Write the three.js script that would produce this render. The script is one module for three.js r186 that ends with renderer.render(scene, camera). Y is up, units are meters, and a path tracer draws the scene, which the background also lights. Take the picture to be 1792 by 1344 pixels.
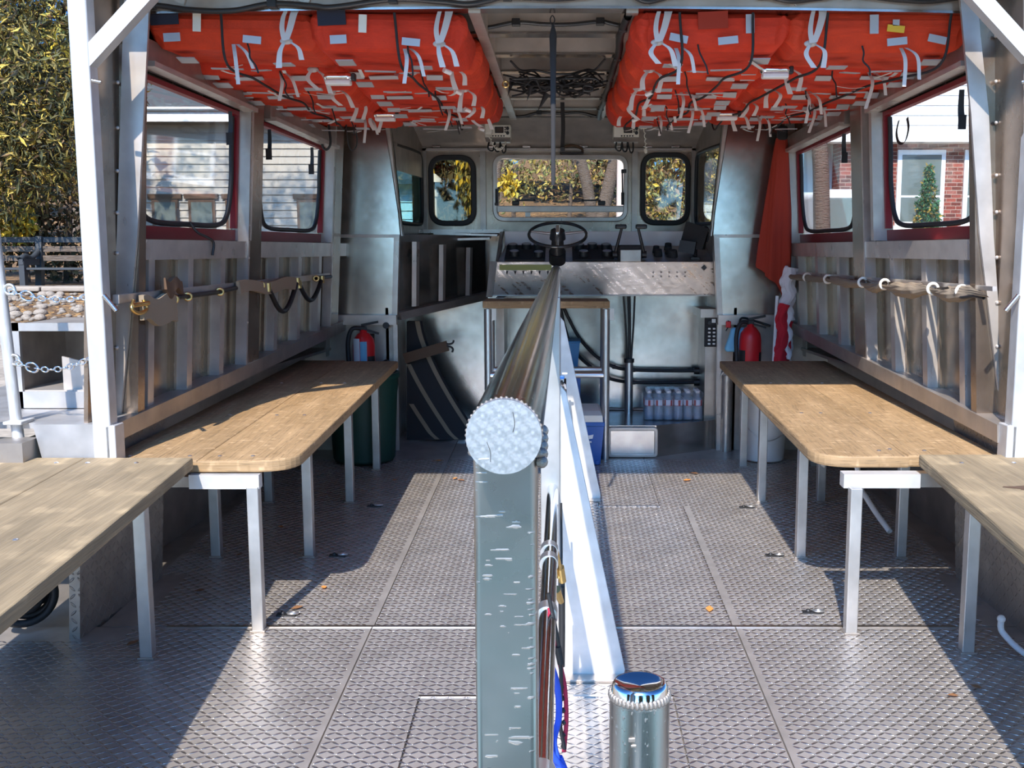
import * as THREE from 'three';
import { Sky } from 'three/addons/objects/Sky.js';
import { RoundedBoxGeometry } from 'three/addons/geometries/RoundedBoxGeometry.js';
import { mergeGeometries } from 'three/addons/utils/BufferGeometryUtils.js';

/* ------------------------------------------------------------------ camera, sky, sun, exposure */
const scene = new THREE.Scene();
const renderer = new THREE.WebGLRenderer({ antialias: true });
renderer.toneMapping = THREE.LinearToneMapping;
renderer.toneMappingExposure = 1.45;
renderer.shadowMap.enabled = true;

const EYE = 1.25, FOCAL = 1800;                      // eye height above the deck at its foot; focal length in pixels of 1792 x 1344
const camera = new THREE.PerspectiveCamera(2 * Math.atan(672 / FOCAL) * 180 / Math.PI, 4 / 3, 0.05, 400);
camera.position.set(0, EYE, 0);
camera.rotation.x = -Math.atan(235 / FOCAL);
camera.setViewOffset(1792, 1344, -86, 0, 1792, 1344);

const SUN = new THREE.Vector3(-0.19, 1, 1.03).normalize();   // towards the sun: behind and a little to the left
const sky = new Sky();
sky.scale.setScalar(300);
const su = sky.material.uniforms;
su.turbidity.value = 6; su.rayleigh.value = 0.7; su.mieCoefficient.value = 0.005; su.mieDirectionalG.value = 0.8;
su.sunPosition.value.copy(SUN); if (su.cloudCoverage) su.cloudCoverage.value = 0;
scene.add(sky);
scene.backgroundIntensity = 0.36;
scene.environmentIntensity = 0.36;

const sun = new THREE.DirectionalLight(new THREE.Color(1, 0.91, 0.79), 5.8);
sun.position.copy(SUN).multiplyScalar(30).add(new THREE.Vector3(0, 1, -4));
sun.target.position.set(0, 1, -4);
sun.castShadow = true; sun.shadow.mapSize.set(2048, 2048);
Object.assign(sun.shadow.camera, { left: -14, right: 14, top: 14, bottom: -14, near: 1, far: 80 });
scene.add(sun, sun.target);

/* ------------------------------------------------------------------ random, noise, textures */
function rng(seed) { let s = seed >>> 0; return () => { s = (s + 0x6d2b79f5) | 0; let t = Math.imul(s ^ (s >>> 15), 1 | s); t = (t + Math.imul(t ^ (t >>> 7), 61 | t)) ^ t; return ((t ^ (t >>> 14)) >>> 0) / 4294967296; }; }
const R0 = rng(7);
function hash2(x, y, p) { x = ((x % p) + p) % p; y = ((y % p) + p) % p; let h = (x * 374761393 + y * 668265263 + p * 69069) | 0; h = Math.imul(h ^ (h >>> 13), 1274126177); return ((h ^ (h >>> 16)) >>> 0) / 4294967296; }
function vnoise(x, y, p) { const ix = Math.floor(x), iy = Math.floor(y), fx = x - ix, fy = y - iy, u = fx * fx * (3 - 2 * fx), v = fy * fy * (3 - 2 * fy); const a = hash2(ix, iy, p), b = hash2(ix + 1, iy, p), c = hash2(ix, iy + 1, p), d = hash2(ix + 1, iy + 1, p); return a + (b - a) * u + (c - a) * v + (a - b - c + d) * u * v; }
function fbm(u, v, p, o) { let s = 0, a = 0.5, n = 0; for (let i = 0; i < o; i++) { s += a * vnoise(u * p, v * p, p); n += a; a *= 0.5; p *= 2; } return s / n; }
function tex(w, h, f, srgb, metres) {       // f(u, v) -> [r, g, b] in 0..1; the texture spans `metres` of surface
  const d = new Uint8Array(w * h * 4);
  for (let y = 0; y < h; y++) for (let x = 0; x < w; x++) { const c = f(x / w, y / h), i = (y * w + x) * 4; for (let k = 0; k < 3; k++) d[i + k] = Math.max(0, Math.min(255, Math.round(c[k] * 255))); d[i + 3] = 255; }
  const t = new THREE.DataTexture(d, w, h); t.wrapS = t.wrapT = THREE.RepeatWrapping; t.magFilter = THREE.LinearFilter; t.minFilter = THREE.LinearMipmapLinearFilter; t.generateMipmaps = true;
  if (srgb) t.colorSpace = THREE.SRGBColorSpace; t.needsUpdate = true;
  const m = Array.isArray(metres) ? metres : [metres, metres]; t.repeat.set(1 / m[0], 1 / m[1]);
  return t;
}
const g1 = (v) => [v, v, v];
const T = {
  aluColor: tex(512, 512, (u, v) => { const a = fbm(u, v, 4, 5), b = fbm(u + 0.37, v + 0.11, 16, 4), k = 0.86 + 0.07 * (a - 0.5) + 0.16 * (b - 0.5); return [k * 1.0, k * 0.985, k * 0.965]; }, true, 0.9),
  aluRough: tex(512, 512, (u, v) => { const a = fbm(u, v, 3, 5), b = fbm(u, v * 0.25 + 0.3, 32, 3); return g1(0.75 + 0.30 * (a - 0.5) + 0.25 * (b - 0.5)); }, false, 0.8),
  aluBump: tex(512, 512, (u, v) => g1(0.7 * fbm(u, v, 3, 3) + 0.3 * fbm(u, v, 24, 3)), false, 0.9),
  brush: tex(512, 512, (u, v) => { const s = u * 0.5 + v; return g1(0.45 + 0.5 * (fbm(u * 0.25 + 0.1, v, 64, 3) - 0.5) + 0.5 * (fbm(((u + v) % 1), v * 0.125, 32, 3) - 0.5)); }, false, 0.5),
  wood: tex(512, 512, (u, v) => {
    const warp = 0.035 * (fbm(u, v, 3, 3) - 0.5), vv = v + warp, ring = 0.5 + 0.5 * Math.sin((vv * 10 + 1.6 * fbm(u * 0.5, v, 4, 3)) * Math.PI * 2), fine = fbm(u * 0.12, vv, 96, 2), pore = fbm(u * 0.25, v, 128, 2) > 0.70 ? 0.86 : 1;
    const fleck = fbm(u, v * 0.14 + 0.4, 80, 2), wear = fbm(u, v, 5, 4) + (fleck > 0.68 ? (fleck - 0.68) * 3.6 : 0) - (fleck < 0.28 ? (0.28 - fleck) * 2.2 : 0), k = (0.86 + 0.035 * ring + 0.12 * (fine - 0.5) + 0.20 * (wear - 0.5)) * pore; return [k * 0.79, k * 0.645 + 0.02 * wear, k * 0.46 + 0.05 * wear];
  }, true, [1.3, 0.32]),
  woodGrey: tex(512, 512, (u, v) => {
    const warp = 0.03 * (fbm(u, v, 3, 3) - 0.5), vv = v + warp, ring = 0.5 + 0.5 * Math.sin((vv * 9 + 1.4 * fbm(u * 0.5, v, 4, 3)) * Math.PI * 2), fine = fbm(u * 0.12, vv, 96, 2), wear = fbm(u, v, 6, 5), pale = fbm(u + 0.2, v * 0.3, 14, 4);
    const k = 0.70 + 0.03 * ring + 0.11 * (fine - 0.5) + 0.22 * (wear - 0.5) + (pale > 0.58 ? (pale - 0.58) * 0.6 : 0); return [k * 0.89, k * 0.79, k * 0.62];
  }, true, [1.1, 0.32]),
  woodBump: tex(512, 512, (u, v) => { const vv = v + 0.03 * (fbm(u, v, 3, 3) - 0.5); return g1(0.6 * fbm(u * 0.12, vv, 96, 2) + 0.4 * fbm(u, v, 24, 3)); }, false, [1.1, 0.32]),
  cloth: tex(256, 256, (u, v) => g1(0.55 + 0.3 * (fbm(u, v, 6, 4) - 0.5) + 0.1 * Math.sin(u * 256 * Math.PI) * Math.sin(v * 256 * Math.PI)), false, 0.25),
  jacketColor: tex(256, 256, (u, v) => { const k = 0.93 + 0.14 * (fbm(u, v, 5, 4) - 0.5) + 0.16 * (hash2(Math.floor(u * 256), Math.floor(v * 256), 256) - 0.5); return [k, k * 0.97, k * 0.95]; }, true, 0.3),
  tread: tex(512, 512, (u, v) => {          // raised lugs, alternately turned: 8 x 8 cells
    const n = 8, cx = Math.floor(u * n), cy = Math.floor(v * n), x = u * n - cx - 0.5, y = v * n - cy - 0.5, s = (cx + cy) % 2 ? 1 : -1;
    const a = (x + s * y) * 0.7071, b = (x - s * y) * 0.7071, q = 1 - (a * a) / 0.2 - (b * b) / 0.016; return g1(q > 0 ? Math.min(1, 0.35 + q) : 0);
  }, false, 0.2),
  litter: tex(512, 512, (u, v) => {
    const c = fbm(u, v, 64, 2), l = fbm(u + 0.3, v, 90, 2), b = fbm(u, v, 6, 4), k = 0.45 + 0.5 * b;
    if (c > 0.62) return [k * 0.92, k * 0.70, k * 0.42]; if (l > 0.62) return [k * 0.45, k * 0.30, k * 0.20]; return [k * 0.62, k * 0.49, k * 0.34];
  }, true, 2.2),
  pave: tex(256, 256, (u, v) => { const k = 0.62 + 0.2 * (fbm(u, v, 4, 4) - 0.5) + 0.2 * (fbm(u, v, 64, 2) - 0.5); return [k, k * 0.93, k * 0.84]; }, true, 2),
  brick: tex(512, 512, (u, v) => {
    const rows = 16, cols = 6, r = Math.floor(v * rows), uu = u * cols + (r % 2) * 0.5, c = Math.floor(uu), fx = uu - c, fy = v * rows - r, m = fx < 0.04 || fy < 0.14, k = 0.75 + 0.4 * (hash2(c % cols, r, 97) - 0.5) + 0.2 * (fbm(u, v, 48, 2) - 0.5);
    return m ? [0.66, 0.58, 0.52] : [0.62 * k, 0.30 * k, 0.24 * k];
  }, true, 1.28),
  scratch: tex(512, 512, (u, v) => {        // fine cross scratches on bare metal
    const a = fbm(u * 0.12, v, 192, 1), c = fbm(u, v, 9, 3), b = fbm(u, v, 5, 4); return g1(0.46 + 0.3 * (b - 0.5) + (a > 0.83 && c > 0.52 ? 0.45 : 0));
  }, false, 0.22),
};

/* ------------------------------------------------------------------ materials */
const std = (o) => new THREE.MeshStandardMaterial(o), phy = (o) => new THREE.MeshPhysicalMaterial(o);
const lin = (r, g, b) => new THREE.Color().setRGB(r, g, b);
const alu = (r, g, b, rough, metal, o = {}) => std({ color: lin(r, g, b), map: T.aluColor, roughness: rough, roughnessMap: T.aluRough, metalness: metal, bumpMap: T.aluBump, bumpScale: 0.0009, ...o });
const M = {
  alu: alu(0.58, 0.53, 0.49, 0.52, 0.7),
  aluWall: alu(0.50, 0.405, 0.335, 0.34, 0.85),
  aluCeil: alu(0.72, 0.66, 0.60, 0.50, 0.4),
  aluPolish: std({ color: lin(0.74, 0.71, 0.69), map: T.aluColor, roughness: 0.21, metalness: 0.96, bumpMap: T.aluBump, bumpScale: 0.0006 }),
  aluRib: alu(0.76, 0.705, 0.665, 0.45, 0.55),
  aluDeck: alu(0.66, 0.62, 0.595, 0.46, 0.58),
  aluWhite: alu(0.82, 0.83, 0.84, 0.62, 0.45),
  aluPale: alu(0.60, 0.60, 0.61, 0.6, 0.55),
  aluLeg: alu(0.70, 0.70, 0.70, 0.5, 0.7),
  tread: std({ color: lin(0.56, 0.53, 0.49), map: T.aluColor, roughness: 0.5, metalness: 0.8, bumpMap: T.tread, bumpScale: 0.004 }),
  brushed: std({ color: lin(0.72, 0.66, 0.62), map: T.aluColor, roughness: 0.85, roughnessMap: T.brush, metalness: 0.92, bumpMap: T.brush, bumpScale: 0.00012 }),
  post: std({ color: lin(0.70, 0.69, 0.68), map: T.aluColor, roughness: 0.66, roughnessMap: T.scratch, metalness: 1, bumpMap: T.scratch, bumpScale: 0.0003 }),
  railPipe: std({ color: lin(0.74, 0.72, 0.70), roughness: 0.13, metalness: 1, bumpMap: T.scratch, bumpScale: 0.0002 }),
  capDisc: std({ color: lin(0.70, 0.69, 0.68), roughness: 0.9, roughnessMap: T.scratch, metalness: 0.95, bumpMap: T.scratch, bumpScale: 0.00015 }),
  chrome: std({ color: lin(0.85, 0.85, 0.86), roughness: 0.08, metalness: 1 }),
  steel: std({ color: lin(0.70, 0.69, 0.67), roughness: 0.3, metalness: 0.9 }),
  brass: std({ color: lin(0.70, 0.50, 0.20), roughness: 0.3, metalness: 1 }),
  wood: std({ color: lin(0.70, 0.665, 0.60), map: T.wood, roughness: 0.72, bumpMap: T.woodBump, bumpScale: 0.0016 }),
  woodB: std({ color: lin(0.65, 0.62, 0.565), map: T.wood, roughness: 0.74, bumpMap: T.woodBump, bumpScale: 0.0016 }),
  woodGrey: std({ color: lin(0.68, 0.655, 0.64), map: T.woodGrey, roughness: 0.8, bumpMap: T.woodBump, bumpScale: 0.002 }),
  jacket: std({ color: lin(0.70, 0.048, 0.007), map: T.jacketColor, roughness: 0.75, bumpMap: T.cloth, bumpScale: 0.004 }),
  jacketB: std({ color: lin(0.68, 0.036, 0.006), map: T.jacketColor, roughness: 0.75, bumpMap: T.cloth, bumpScale: 0.004 }),
  strap: std({ color: lin(0.56, 0.52, 0.49), roughness: 0.85, side: THREE.DoubleSide, bumpMap: T.cloth, bumpScale: 0.001 }),
  patch: std({ color: lin(0.44, 0.44, 0.45), roughness: 0.45, metalness: 0.15, side: THREE.DoubleSide }),
  navy: std({ color: lin(0.02, 0.022, 0.04), roughness: 0.8 }),
  rubber: std({ color: lin(0.014, 0.014, 0.015), roughness: 0.55 }),
  black: std({ color: lin(0.018, 0.018, 0.019), roughness: 0.45 }),
  blackMat: std({ color: lin(0.022, 0.021, 0.022), roughness: 0.85 }),
  red: std({ color: lin(0.20, 0.006, 0.012), roughness: 0.45 }),
  redBright: std({ color: lin(0.62, 0.015, 0.02), roughness: 0.35 }),
  redCloth: std({ color: lin(0.34, 0.032, 0.014), roughness: 0.9, side: THREE.DoubleSide, bumpMap: T.cloth, bumpScale: 0.002 }),
  flagRed: std({ color: lin(0.55, 0.015, 0.03), roughness: 0.85 }),
  whiteCloth: std({ color: lin(0.75, 0.73, 0.74), roughness: 0.9, side: THREE.DoubleSide }),
  white: std({ color: lin(0.80, 0.80, 0.78), roughness: 0.5 }),
  whiteFoam: std({ color: lin(0.86, 0.82, 0.80), roughness: 0.7, bumpMap: T.aluBump, bumpScale: 0.006 }),
  cream: std({ color: lin(0.80, 0.75, 0.64), roughness: 0.55 }),
  blue: std({ color: lin(0.015, 0.10, 0.36), roughness: 0.4 }),
  teal: std({ color: lin(0.01, 0.13, 0.30), roughness: 0.5 }),
  skyBlue: std({ color: lin(0.16, 0.42, 0.62), roughness: 0.75 }),
  ropeBlue: std({ color: lin(0.02, 0.09, 0.62), roughness: 0.7 }),
  ropeRed: std({ color: lin(0.45, 0.02, 0.06), roughness: 0.8 }),
  yellow: std({ color: lin(0.78, 0.48, 0.03), roughness: 0.5 }),
  green: std({ color: lin(0.006, 0.045, 0.032), roughness: 0.5 }),
  khaki: std({ color: lin(0.24, 0.185, 0.125), roughness: 0.9, bumpMap: T.cloth, bumpScale: 0.004 }),
  brown: std({ color: lin(0.10, 0.055, 0.03), roughness: 0.8 }),
  tape: std({ color: lin(0.40, 0.40, 0.13), roughness: 0.7 }),
  gauge: std({ color: lin(0.34, 0.30, 0.26), roughness: 0.35 }),
  screen: std({ color: lin(0.09, 0.07, 0.06), roughness: 0.2 }),
  glass: phy({ color: lin(0.93, 0.93, 0.91), transmission: 1, thickness: 0, roughness: 0.03, ior: 1.5 }),
  glassTint: phy({ color: lin(0.62, 0.60, 0.50), transmission: 1, thickness: 0, roughness: 0.02, ior: 1.5 }),
  glassTeal: phy({ color: lin(0.55, 0.80, 0.82), transmission: 1, thickness: 0, roughness: 0.02, ior: 1.5 }),
  film: phy({ color: lin(0.92, 0.92, 0.94), transmission: 0.96, thickness: 0, roughness: 0.08, ior: 1.25 }),
  bottle: phy({ color: lin(0.86, 0.90, 0.94), transmission: 0.85, thickness: 0, roughness: 0.12, ior: 1.35 }),
  siding: std({ color: lin(0.46, 0.42, 0.36), roughness: 0.8 }),
  sidingTeal: std({ color: lin(0.62, 0.72, 0.70), roughness: 0.8 }),
  trimWhite: std({ color: lin(0.85, 0.85, 0.84), roughness: 0.7 }),
  roofDark: std({ color: lin(0.06, 0.075, 0.085), roughness: 0.9 }),
  brick: std({ color: 0xffffff, map: T.brick, roughness: 0.9 }),
  winDark: std({ color: lin(0.14, 0.17, 0.16), roughness: 0.12 }),
  brownWin: std({ color: lin(0.12, 0.07, 0.045), roughness: 0.3 }),
  litter: std({ color: 0xffffff, map: T.litter, roughness: 0.95, bumpMap: T.litter, bumpScale: 0.05 }),
  asphalt: std({ color: lin(0.16, 0.155, 0.15), map: T.pave, roughness: 0.95 }),
  pave: std({ color: 0xffffff, map: T.pave, roughness: 0.9 }),
  stone: std({ color: lin(0.30, 0.25, 0.20), roughness: 0.9, bumpMap: T.aluBump, bumpScale: 0.02 }),
  bark: std({ color: lin(0.14, 0.105, 0.08), roughness: 0.95, bumpMap: T.woodBump, bumpScale: 0.02 }),
  barkPale: std({ color: lin(0.30, 0.24, 0.20), roughness: 0.95, bumpMap: T.woodBump, bumpScale: 0.02 }),
  leaf: phy({ color: lin(1, 1, 1), roughness: 0.8, side: THREE.DoubleSide }),
  benchIron: std({ color: lin(0.032, 0.036, 0.04), roughness: 0.6 }),
  leafGreen: std({ color: lin(0.05, 0.16, 0.06), roughness: 0.9 }), leafGold: std({ color: lin(0.42, 0.26, 0.05), roughness: 0.9 }),
  water: std({ color: lin(0.02, 0.03, 0.03), roughness: 0.12 }),
};

/* ------------------------------------------------------------------ geometry helpers: x to the right, y up, D = distance forward of the eye (z = -D) */
const SLOPE = 0.037, fl = (D) => SLOPE * D;          // the deck rises gently towards the bow
const P = (x, y, D) => new THREE.Vector3(x, y, -D);
function flat(g) { const h = g.index ? g.toNonIndexed() : g; for (const k of Object.keys(h.attributes)) if (!['position', 'normal', 'uv'].includes(k)) h.deleteAttribute(k); if (!h.attributes.uv) h.setAttribute('uv', new THREE.BufferAttribute(new Float32Array(h.attributes.position.count * 2), 2)); return h; }
function boxUV(g) {                                   // metres; u runs along the boat on tops and sides
  g = flat(g); const p = g.attributes.position, uv = g.attributes.uv, a = new THREE.Vector3(), b = new THREE.Vector3(), c = new THREE.Vector3();
  for (let i = 0; i < p.count; i += 3) {
    a.fromBufferAttribute(p, i); b.fromBufferAttribute(p, i + 1); c.fromBufferAttribute(p, i + 2);
    const n = b.clone().sub(a).cross(c.clone().sub(a)), x = Math.abs(n.x), y = Math.abs(n.y), z = Math.abs(n.z);
    [a, b, c].forEach((q, k) => { if (y >= x && y >= z) uv.setXY(i + k, q.z, q.x); else if (x >= z) uv.setXY(i + k, q.z, q.y); else uv.setXY(i + k, q.x, q.y); });
  }
  return g;
}
const merge = (l) => mergeGeometries(l.map((g) => flat(g)));
function hex(p) {                                     // eight corners: 0-3 one face, 4-7 the opposite face in the same order
  const f = [[0, 1, 2, 3], [7, 6, 5, 4], [0, 4, 5, 1], [1, 5, 6, 2], [2, 6, 7, 3], [3, 7, 4, 0]], c = p.reduce((s, q) => s.add(q), new THREE.Vector3()).divideScalar(8), v = [];
  for (const q of f) {
    let [a, b, d, e] = q.map((i) => p[i]); const n = b.clone().sub(a).cross(d.clone().sub(a)), m = a.clone().add(d).multiplyScalar(0.5).sub(c);
    if (n.dot(m) < 0) [b, e] = [e, b];
    for (const w of [a, b, d, a, d, e]) v.push(w.x, w.y, w.z);
  }
  const g = new THREE.BufferGeometry(); g.setAttribute('position', new THREE.Float32BufferAttribute(v, 3)); g.computeVertexNormals(); g.setAttribute('uv', new THREE.Float32BufferAttribute(new Float32Array(v.length / 3 * 2), 2)); return boxUV(g);
}
function box(x0, x1, y0, y1, D0, D1, r = 0) {
  const w = Math.abs(x1 - x0), h = Math.abs(y1 - y0), d = Math.abs(D1 - D0);
  const g = r ? new RoundedBoxGeometry(w, h, d, 2, Math.min(r, w / 2.01, h / 2.01, d / 2.01)) : new THREE.BoxGeometry(w, h, d);
  return boxUV(g.translate((x0 + x1) / 2, (y0 + y1) / 2, -(D0 + D1) / 2));
}
function slab(x0, x1, t0, t1, D0, D1, xs = null) {    // a box that lies parallel to the sloping deck: t0, t1 above the deck
  const X = xs || [x0, x1, x0, x1]; // at D0 left,right then D1 left,right
  return hex([P(X[0], fl(D0) + t0, D0), P(X[1], fl(D0) + t0, D0), P(X[3], fl(D1) + t0, D1), P(X[2], fl(D1) + t0, D1), P(X[0], fl(D0) + t1, D0), P(X[1], fl(D0) + t1, D0), P(X[3], fl(D1) + t1, D1), P(X[2], fl(D1) + t1, D1)]);
}
function rod(a, b, r0, r1 = r0, seg = 14) {
  const d = b.clone().sub(a), g = new THREE.CylinderGeometry(r1, r0, d.length(), seg); g.applyQuaternion(new THREE.Quaternion().setFromUnitVectors(new THREE.Vector3(0, 1, 0), d.clone().normalize())); const m = a.clone().add(b).multiplyScalar(0.5); return flat(g.translate(m.x, m.y, m.z));
}
function bar(a, b, w, h, up = new THREE.Vector3(0, 1, 0)) { // rectangular bar from a to b
  const d = b.clone().sub(a).normalize(), s = d.clone().cross(up).normalize().multiplyScalar(w / 2), u = s.clone().cross(d).normalize().multiplyScalar(h / 2), q = (o, i, j) => o.clone().addScaledVector(s, i).addScaledVector(u, j);
  return hex([q(a, -1, -1), q(a, 1, -1), q(a, 1, 1), q(a, -1, 1), q(b, -1, -1), q(b, 1, -1), q(b, 1, 1), q(b, -1, 1)]);
}
const tube = (pts, r, n = 48, k = 8, closed = false) => flat(new THREE.TubeGeometry(new THREE.CatmullRomCurve3(pts, closed, 'catmullrom', 0.5), n, r, k, closed));
function ribbon(pts, w, side, n = 14) {               // a flat webbing strap along pts, `side` gives its width direction
  const c = new THREE.CatmullRomCurve3(pts), v = [], uv = [], ww = Array.isArray(w) ? w : [w, w]; let L = null, s = 0;
  const rows = [];
  for (let i = 0; i <= n; i++) { const q = c.getPoint(i / n), d = side.clone().normalize().multiplyScalar((ww[0] + (ww[1] - ww[0]) * i / n) / 2); rows.push([q.clone().sub(d), q.clone().add(d)]); }
  for (let i = 0; i < n; i++) { const [a, b] = rows[i], [e, f] = rows[i + 1]; s = i * 0.02; for (const [q, x, y] of [[a, 0, s], [b, .03, s], [f, .03, s + .02], [a, 0, s], [f, .03, s + .02], [e, 0, s + .02]]) { v.push(q.x, q.y, q.z); uv.push(x, y); } }
  const g = new THREE.BufferGeometry(); g.setAttribute('position', new THREE.Float32BufferAttribute(v, 3)); g.setAttribute('uv', new THREE.Float32BufferAttribute(uv, 2)); g.computeVertexNormals(); return g;
}
function lathe(prof, x, y, D, seg = 28) { return flat(new THREE.LatheGeometry(prof.map(([r, h]) => new THREE.Vector2(r, h)), seg).translate(x, y, -D)); }
function ring(r, t, seg = 20, k = 8) { return flat(new THREE.TorusGeometry(r, t, k, seg)); }
function rrect(s, x0, x1, y0, y1, r) { s.moveTo(x0 + r, y0); s.lineTo(x1 - r, y0); s.quadraticCurveTo(x1, y0, x1, y0 + r); s.lineTo(x1, y1 - r); s.quadraticCurveTo(x1, y1, x1 - r, y1); s.lineTo(x0 + r, y1); s.quadraticCurveTo(x0, y1, x0, y1 - r); s.lineTo(x0, y0 + r); s.quadraticCurveTo(x0, y0, x0 + r, y0); return s; }
function ringFrame(x0, x1, y0, y1, r, t, depth, D) {  // rounded frame in a plane across the boat
  const s = rrect(new THREE.Shape(), x0 - t, x1 + t, y0 - t, y1 + t, r + t); s.holes.push(rrect(new THREE.Path(), x0, x1, y0, y1, r));
  return boxUV(new THREE.ExtrudeGeometry(s, { depth, bevelEnabled: true, bevelSize: t * 0.25, bevelThickness: t * 0.3, bevelSegments: 2, curveSegments: 10 }).translate(0, 0, -D));
}

/* ------------------------------------------------------------------ objects, parts, names */
const used = new Map(), origin = new WeakMap();
function numbered(n) { const k = used.get(n) || 0; used.set(n, k + 1); return k ? `${n}_${String(k).padStart(3, '0')}` : n; }
function thing(name, label, category, pos = P(0, 0, 0), group) {
  const o = new THREE.Group(); o.name = numbered(name); o.position.copy(pos); origin.set(o, pos.clone()); o.userData = { label, category }; if (group) o.userData.group = group; scene.add(o); return o;
}
function part(parent, name, geo, mat, extra) {        // geometry in world places
  const p = origin.get(parent), m = new THREE.Mesh(geo.clone().translate(-p.x, -p.y, -p.z), mat); m.name = name; m.castShadow = m.receiveShadow = true; origin.set(m, p); if (extra) Object.assign(m.userData, extra); parent.add(m); return m;
}
function single(name, label, category, geo, mat, group) { // a thing that is one mesh, its origin at the middle of its foot
  geo.computeBoundingBox(); const b = geo.boundingBox, p = new THREE.Vector3((b.min.x + b.max.x) / 2, b.min.y, (b.min.z + b.max.z) / 2);
  const m = new THREE.Mesh(geo.translate(-p.x, -p.y, -p.z), mat); m.name = numbered(name); m.position.copy(p); origin.set(m, p.clone()); m.castShadow = m.receiveShadow = true; m.userData = { label, category }; if (group) m.userData.group = group; scene.add(m); return m;
}
function structure(name, label, pos = P(0, 0, 0)) { const o = new THREE.Group(); o.name = numbered(name); o.position.copy(pos); origin.set(o, pos.clone()); o.userData = { label, kind: 'structure', category: name.split('_')[0] }; scene.add(o); return o; }
function ascopy(o, label) { const c = o.clone(); c.name = numbered(o.name.replace(/_\d{3}$/, '')); c.userData = { ...o.userData }; if (label) c.userData.label = label; scene.add(c); return c; }

/* ================================================================== THE SETTING */
/* deck: a base sheet and separate tread plates with open joints, lugs standing proud */
{
  const f = structure('floor', 'aluminium tread plate deck of the boat, bolted down in separate plates');
  part(f, 'deck_base', slab(-1.95, 1.95, -0.09, -0.009, 0.45, 5.9), M.alu);
  const plates = [[-1.95, -0.577, 0.5, 3.008], [-0.573, -0.372, 0.5, 3.008], [-0.366, 0.29, 0.5, 2.55], [-0.372, 0.294, 2.558, 3.008], [0.294, 0.528, 0.5, 3.008], [0.532, 1.95, 0.5, 3.008],
    [-1.4, -0.572, 3.014, 4.30], [-0.568, 0.52, 3.014, 4.30], [0.524, 1.4, 3.014, 4.30], [-1.4, -0.572, 4.304, 5.88], [-0.568, 0.16, 4.304, 5.88], [0.166, 0.42, 4.304, 4.98], [0.166, 0.42, 4.984, 5.88], [0.424, 1.4, 4.304, 5.88]];
  for (const [a, b, c, d] of plates) part(f, 'deck_plate', slab(a, b, -0.008, 0, c, d), M.aluDeck);
  part(f, 'seam_strip', slab(-1.2, 1.2, -0.002, 0.003, 3.003, 3.016), M.aluPolish);
  part(f, 'hatch_edge', slab(-0.372, 0.294, -0.002, 0.003, 2.549, 2.559), M.aluPolish);
  part(f, 'seam_strip', slab(0.16, 0.424, -0.002, 0.003, 4.295, 4.303), M.aluPolish);
  const lug = flat(new THREE.OctahedronGeometry(1, 1)), spots = [], m4 = new THREE.Matrix4(), q = new THREE.Quaternion(), tilt = new THREE.Quaternion().setFromAxisAngle(new THREE.Vector3(1, 0, 0), Math.atan(SLOPE)), pitch = 0.0215;
  for (let i = 0, D = 1.95; D < 5.15; D += pitch, i++) for (let j = 0, x = -1.892; x < 1.9; x += pitch, j++) {
    if (Math.abs(x) > (D < 2.9 ? 1.9 : D < 3.46 ? 1.3 : 1.39)) continue;
    if (Math.abs(D - 3.01) < 0.013 || (Math.abs(x + 0.575) < 0.008) || (Math.abs(x - 0.53) < 0.008 && D < 4.3)) continue;
    q.setFromAxisAngle(new THREE.Vector3(0, 1, 0), (i + j) % 2 ? 0.62 : -0.62).premultiply(tilt);
    spots.push(m4.clone().compose(new THREE.Vector3(x, fl(D), -D), q, new THREE.Vector3(0.0138, 0.0018, 0.0034)));
  }
  const im = new THREE.InstancedMesh(lug, M.aluPolish, spots.length); spots.forEach((m, i) => im.setMatrixAt(i, m)); im.name = 'tread_lugs'; im.userData.kind = 'stuff'; im.castShadow = im.receiveShadow = true; f.add(im);
}

/* side walls: they close in towards the bow and lean in a little towards the roof */
const wallX = (s, D) => (s < 0 ? 1.355 - 0.0845 * (D - 3.04) : 1.326 - 0.05 * (D - 3.04));
const W = (s, D, y, w) => P(s * (wallX(s, D) - 0.06 * (y - 1.28) - w), y, D);
const val = (f, D) => (typeof f === 'function' ? f(D) : f);
function wbox(s, D0, D1, ya, yb, w0, w1) { return hex([W(s, D0, val(ya, D0), w0), W(s, D0, val(ya, D0), w1), W(s, D0, val(yb, D0), w1), W(s, D0, val(yb, D0), w0), W(s, D1, val(ya, D1), w0), W(s, D1, val(ya, D1), w1), W(s, D1, val(yb, D1), w1), W(s, D1, val(yb, D1), w0)]); }
const ledgeY = (D) => 0.735 + 0.066 * (D - 3.04), eaveY = (D) => 1.885 - 0.036 * (D - 3.2), winTop = (D) => 1.795 - 0.026 * (D - 3.2);
const ROOF = 2.055;
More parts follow.
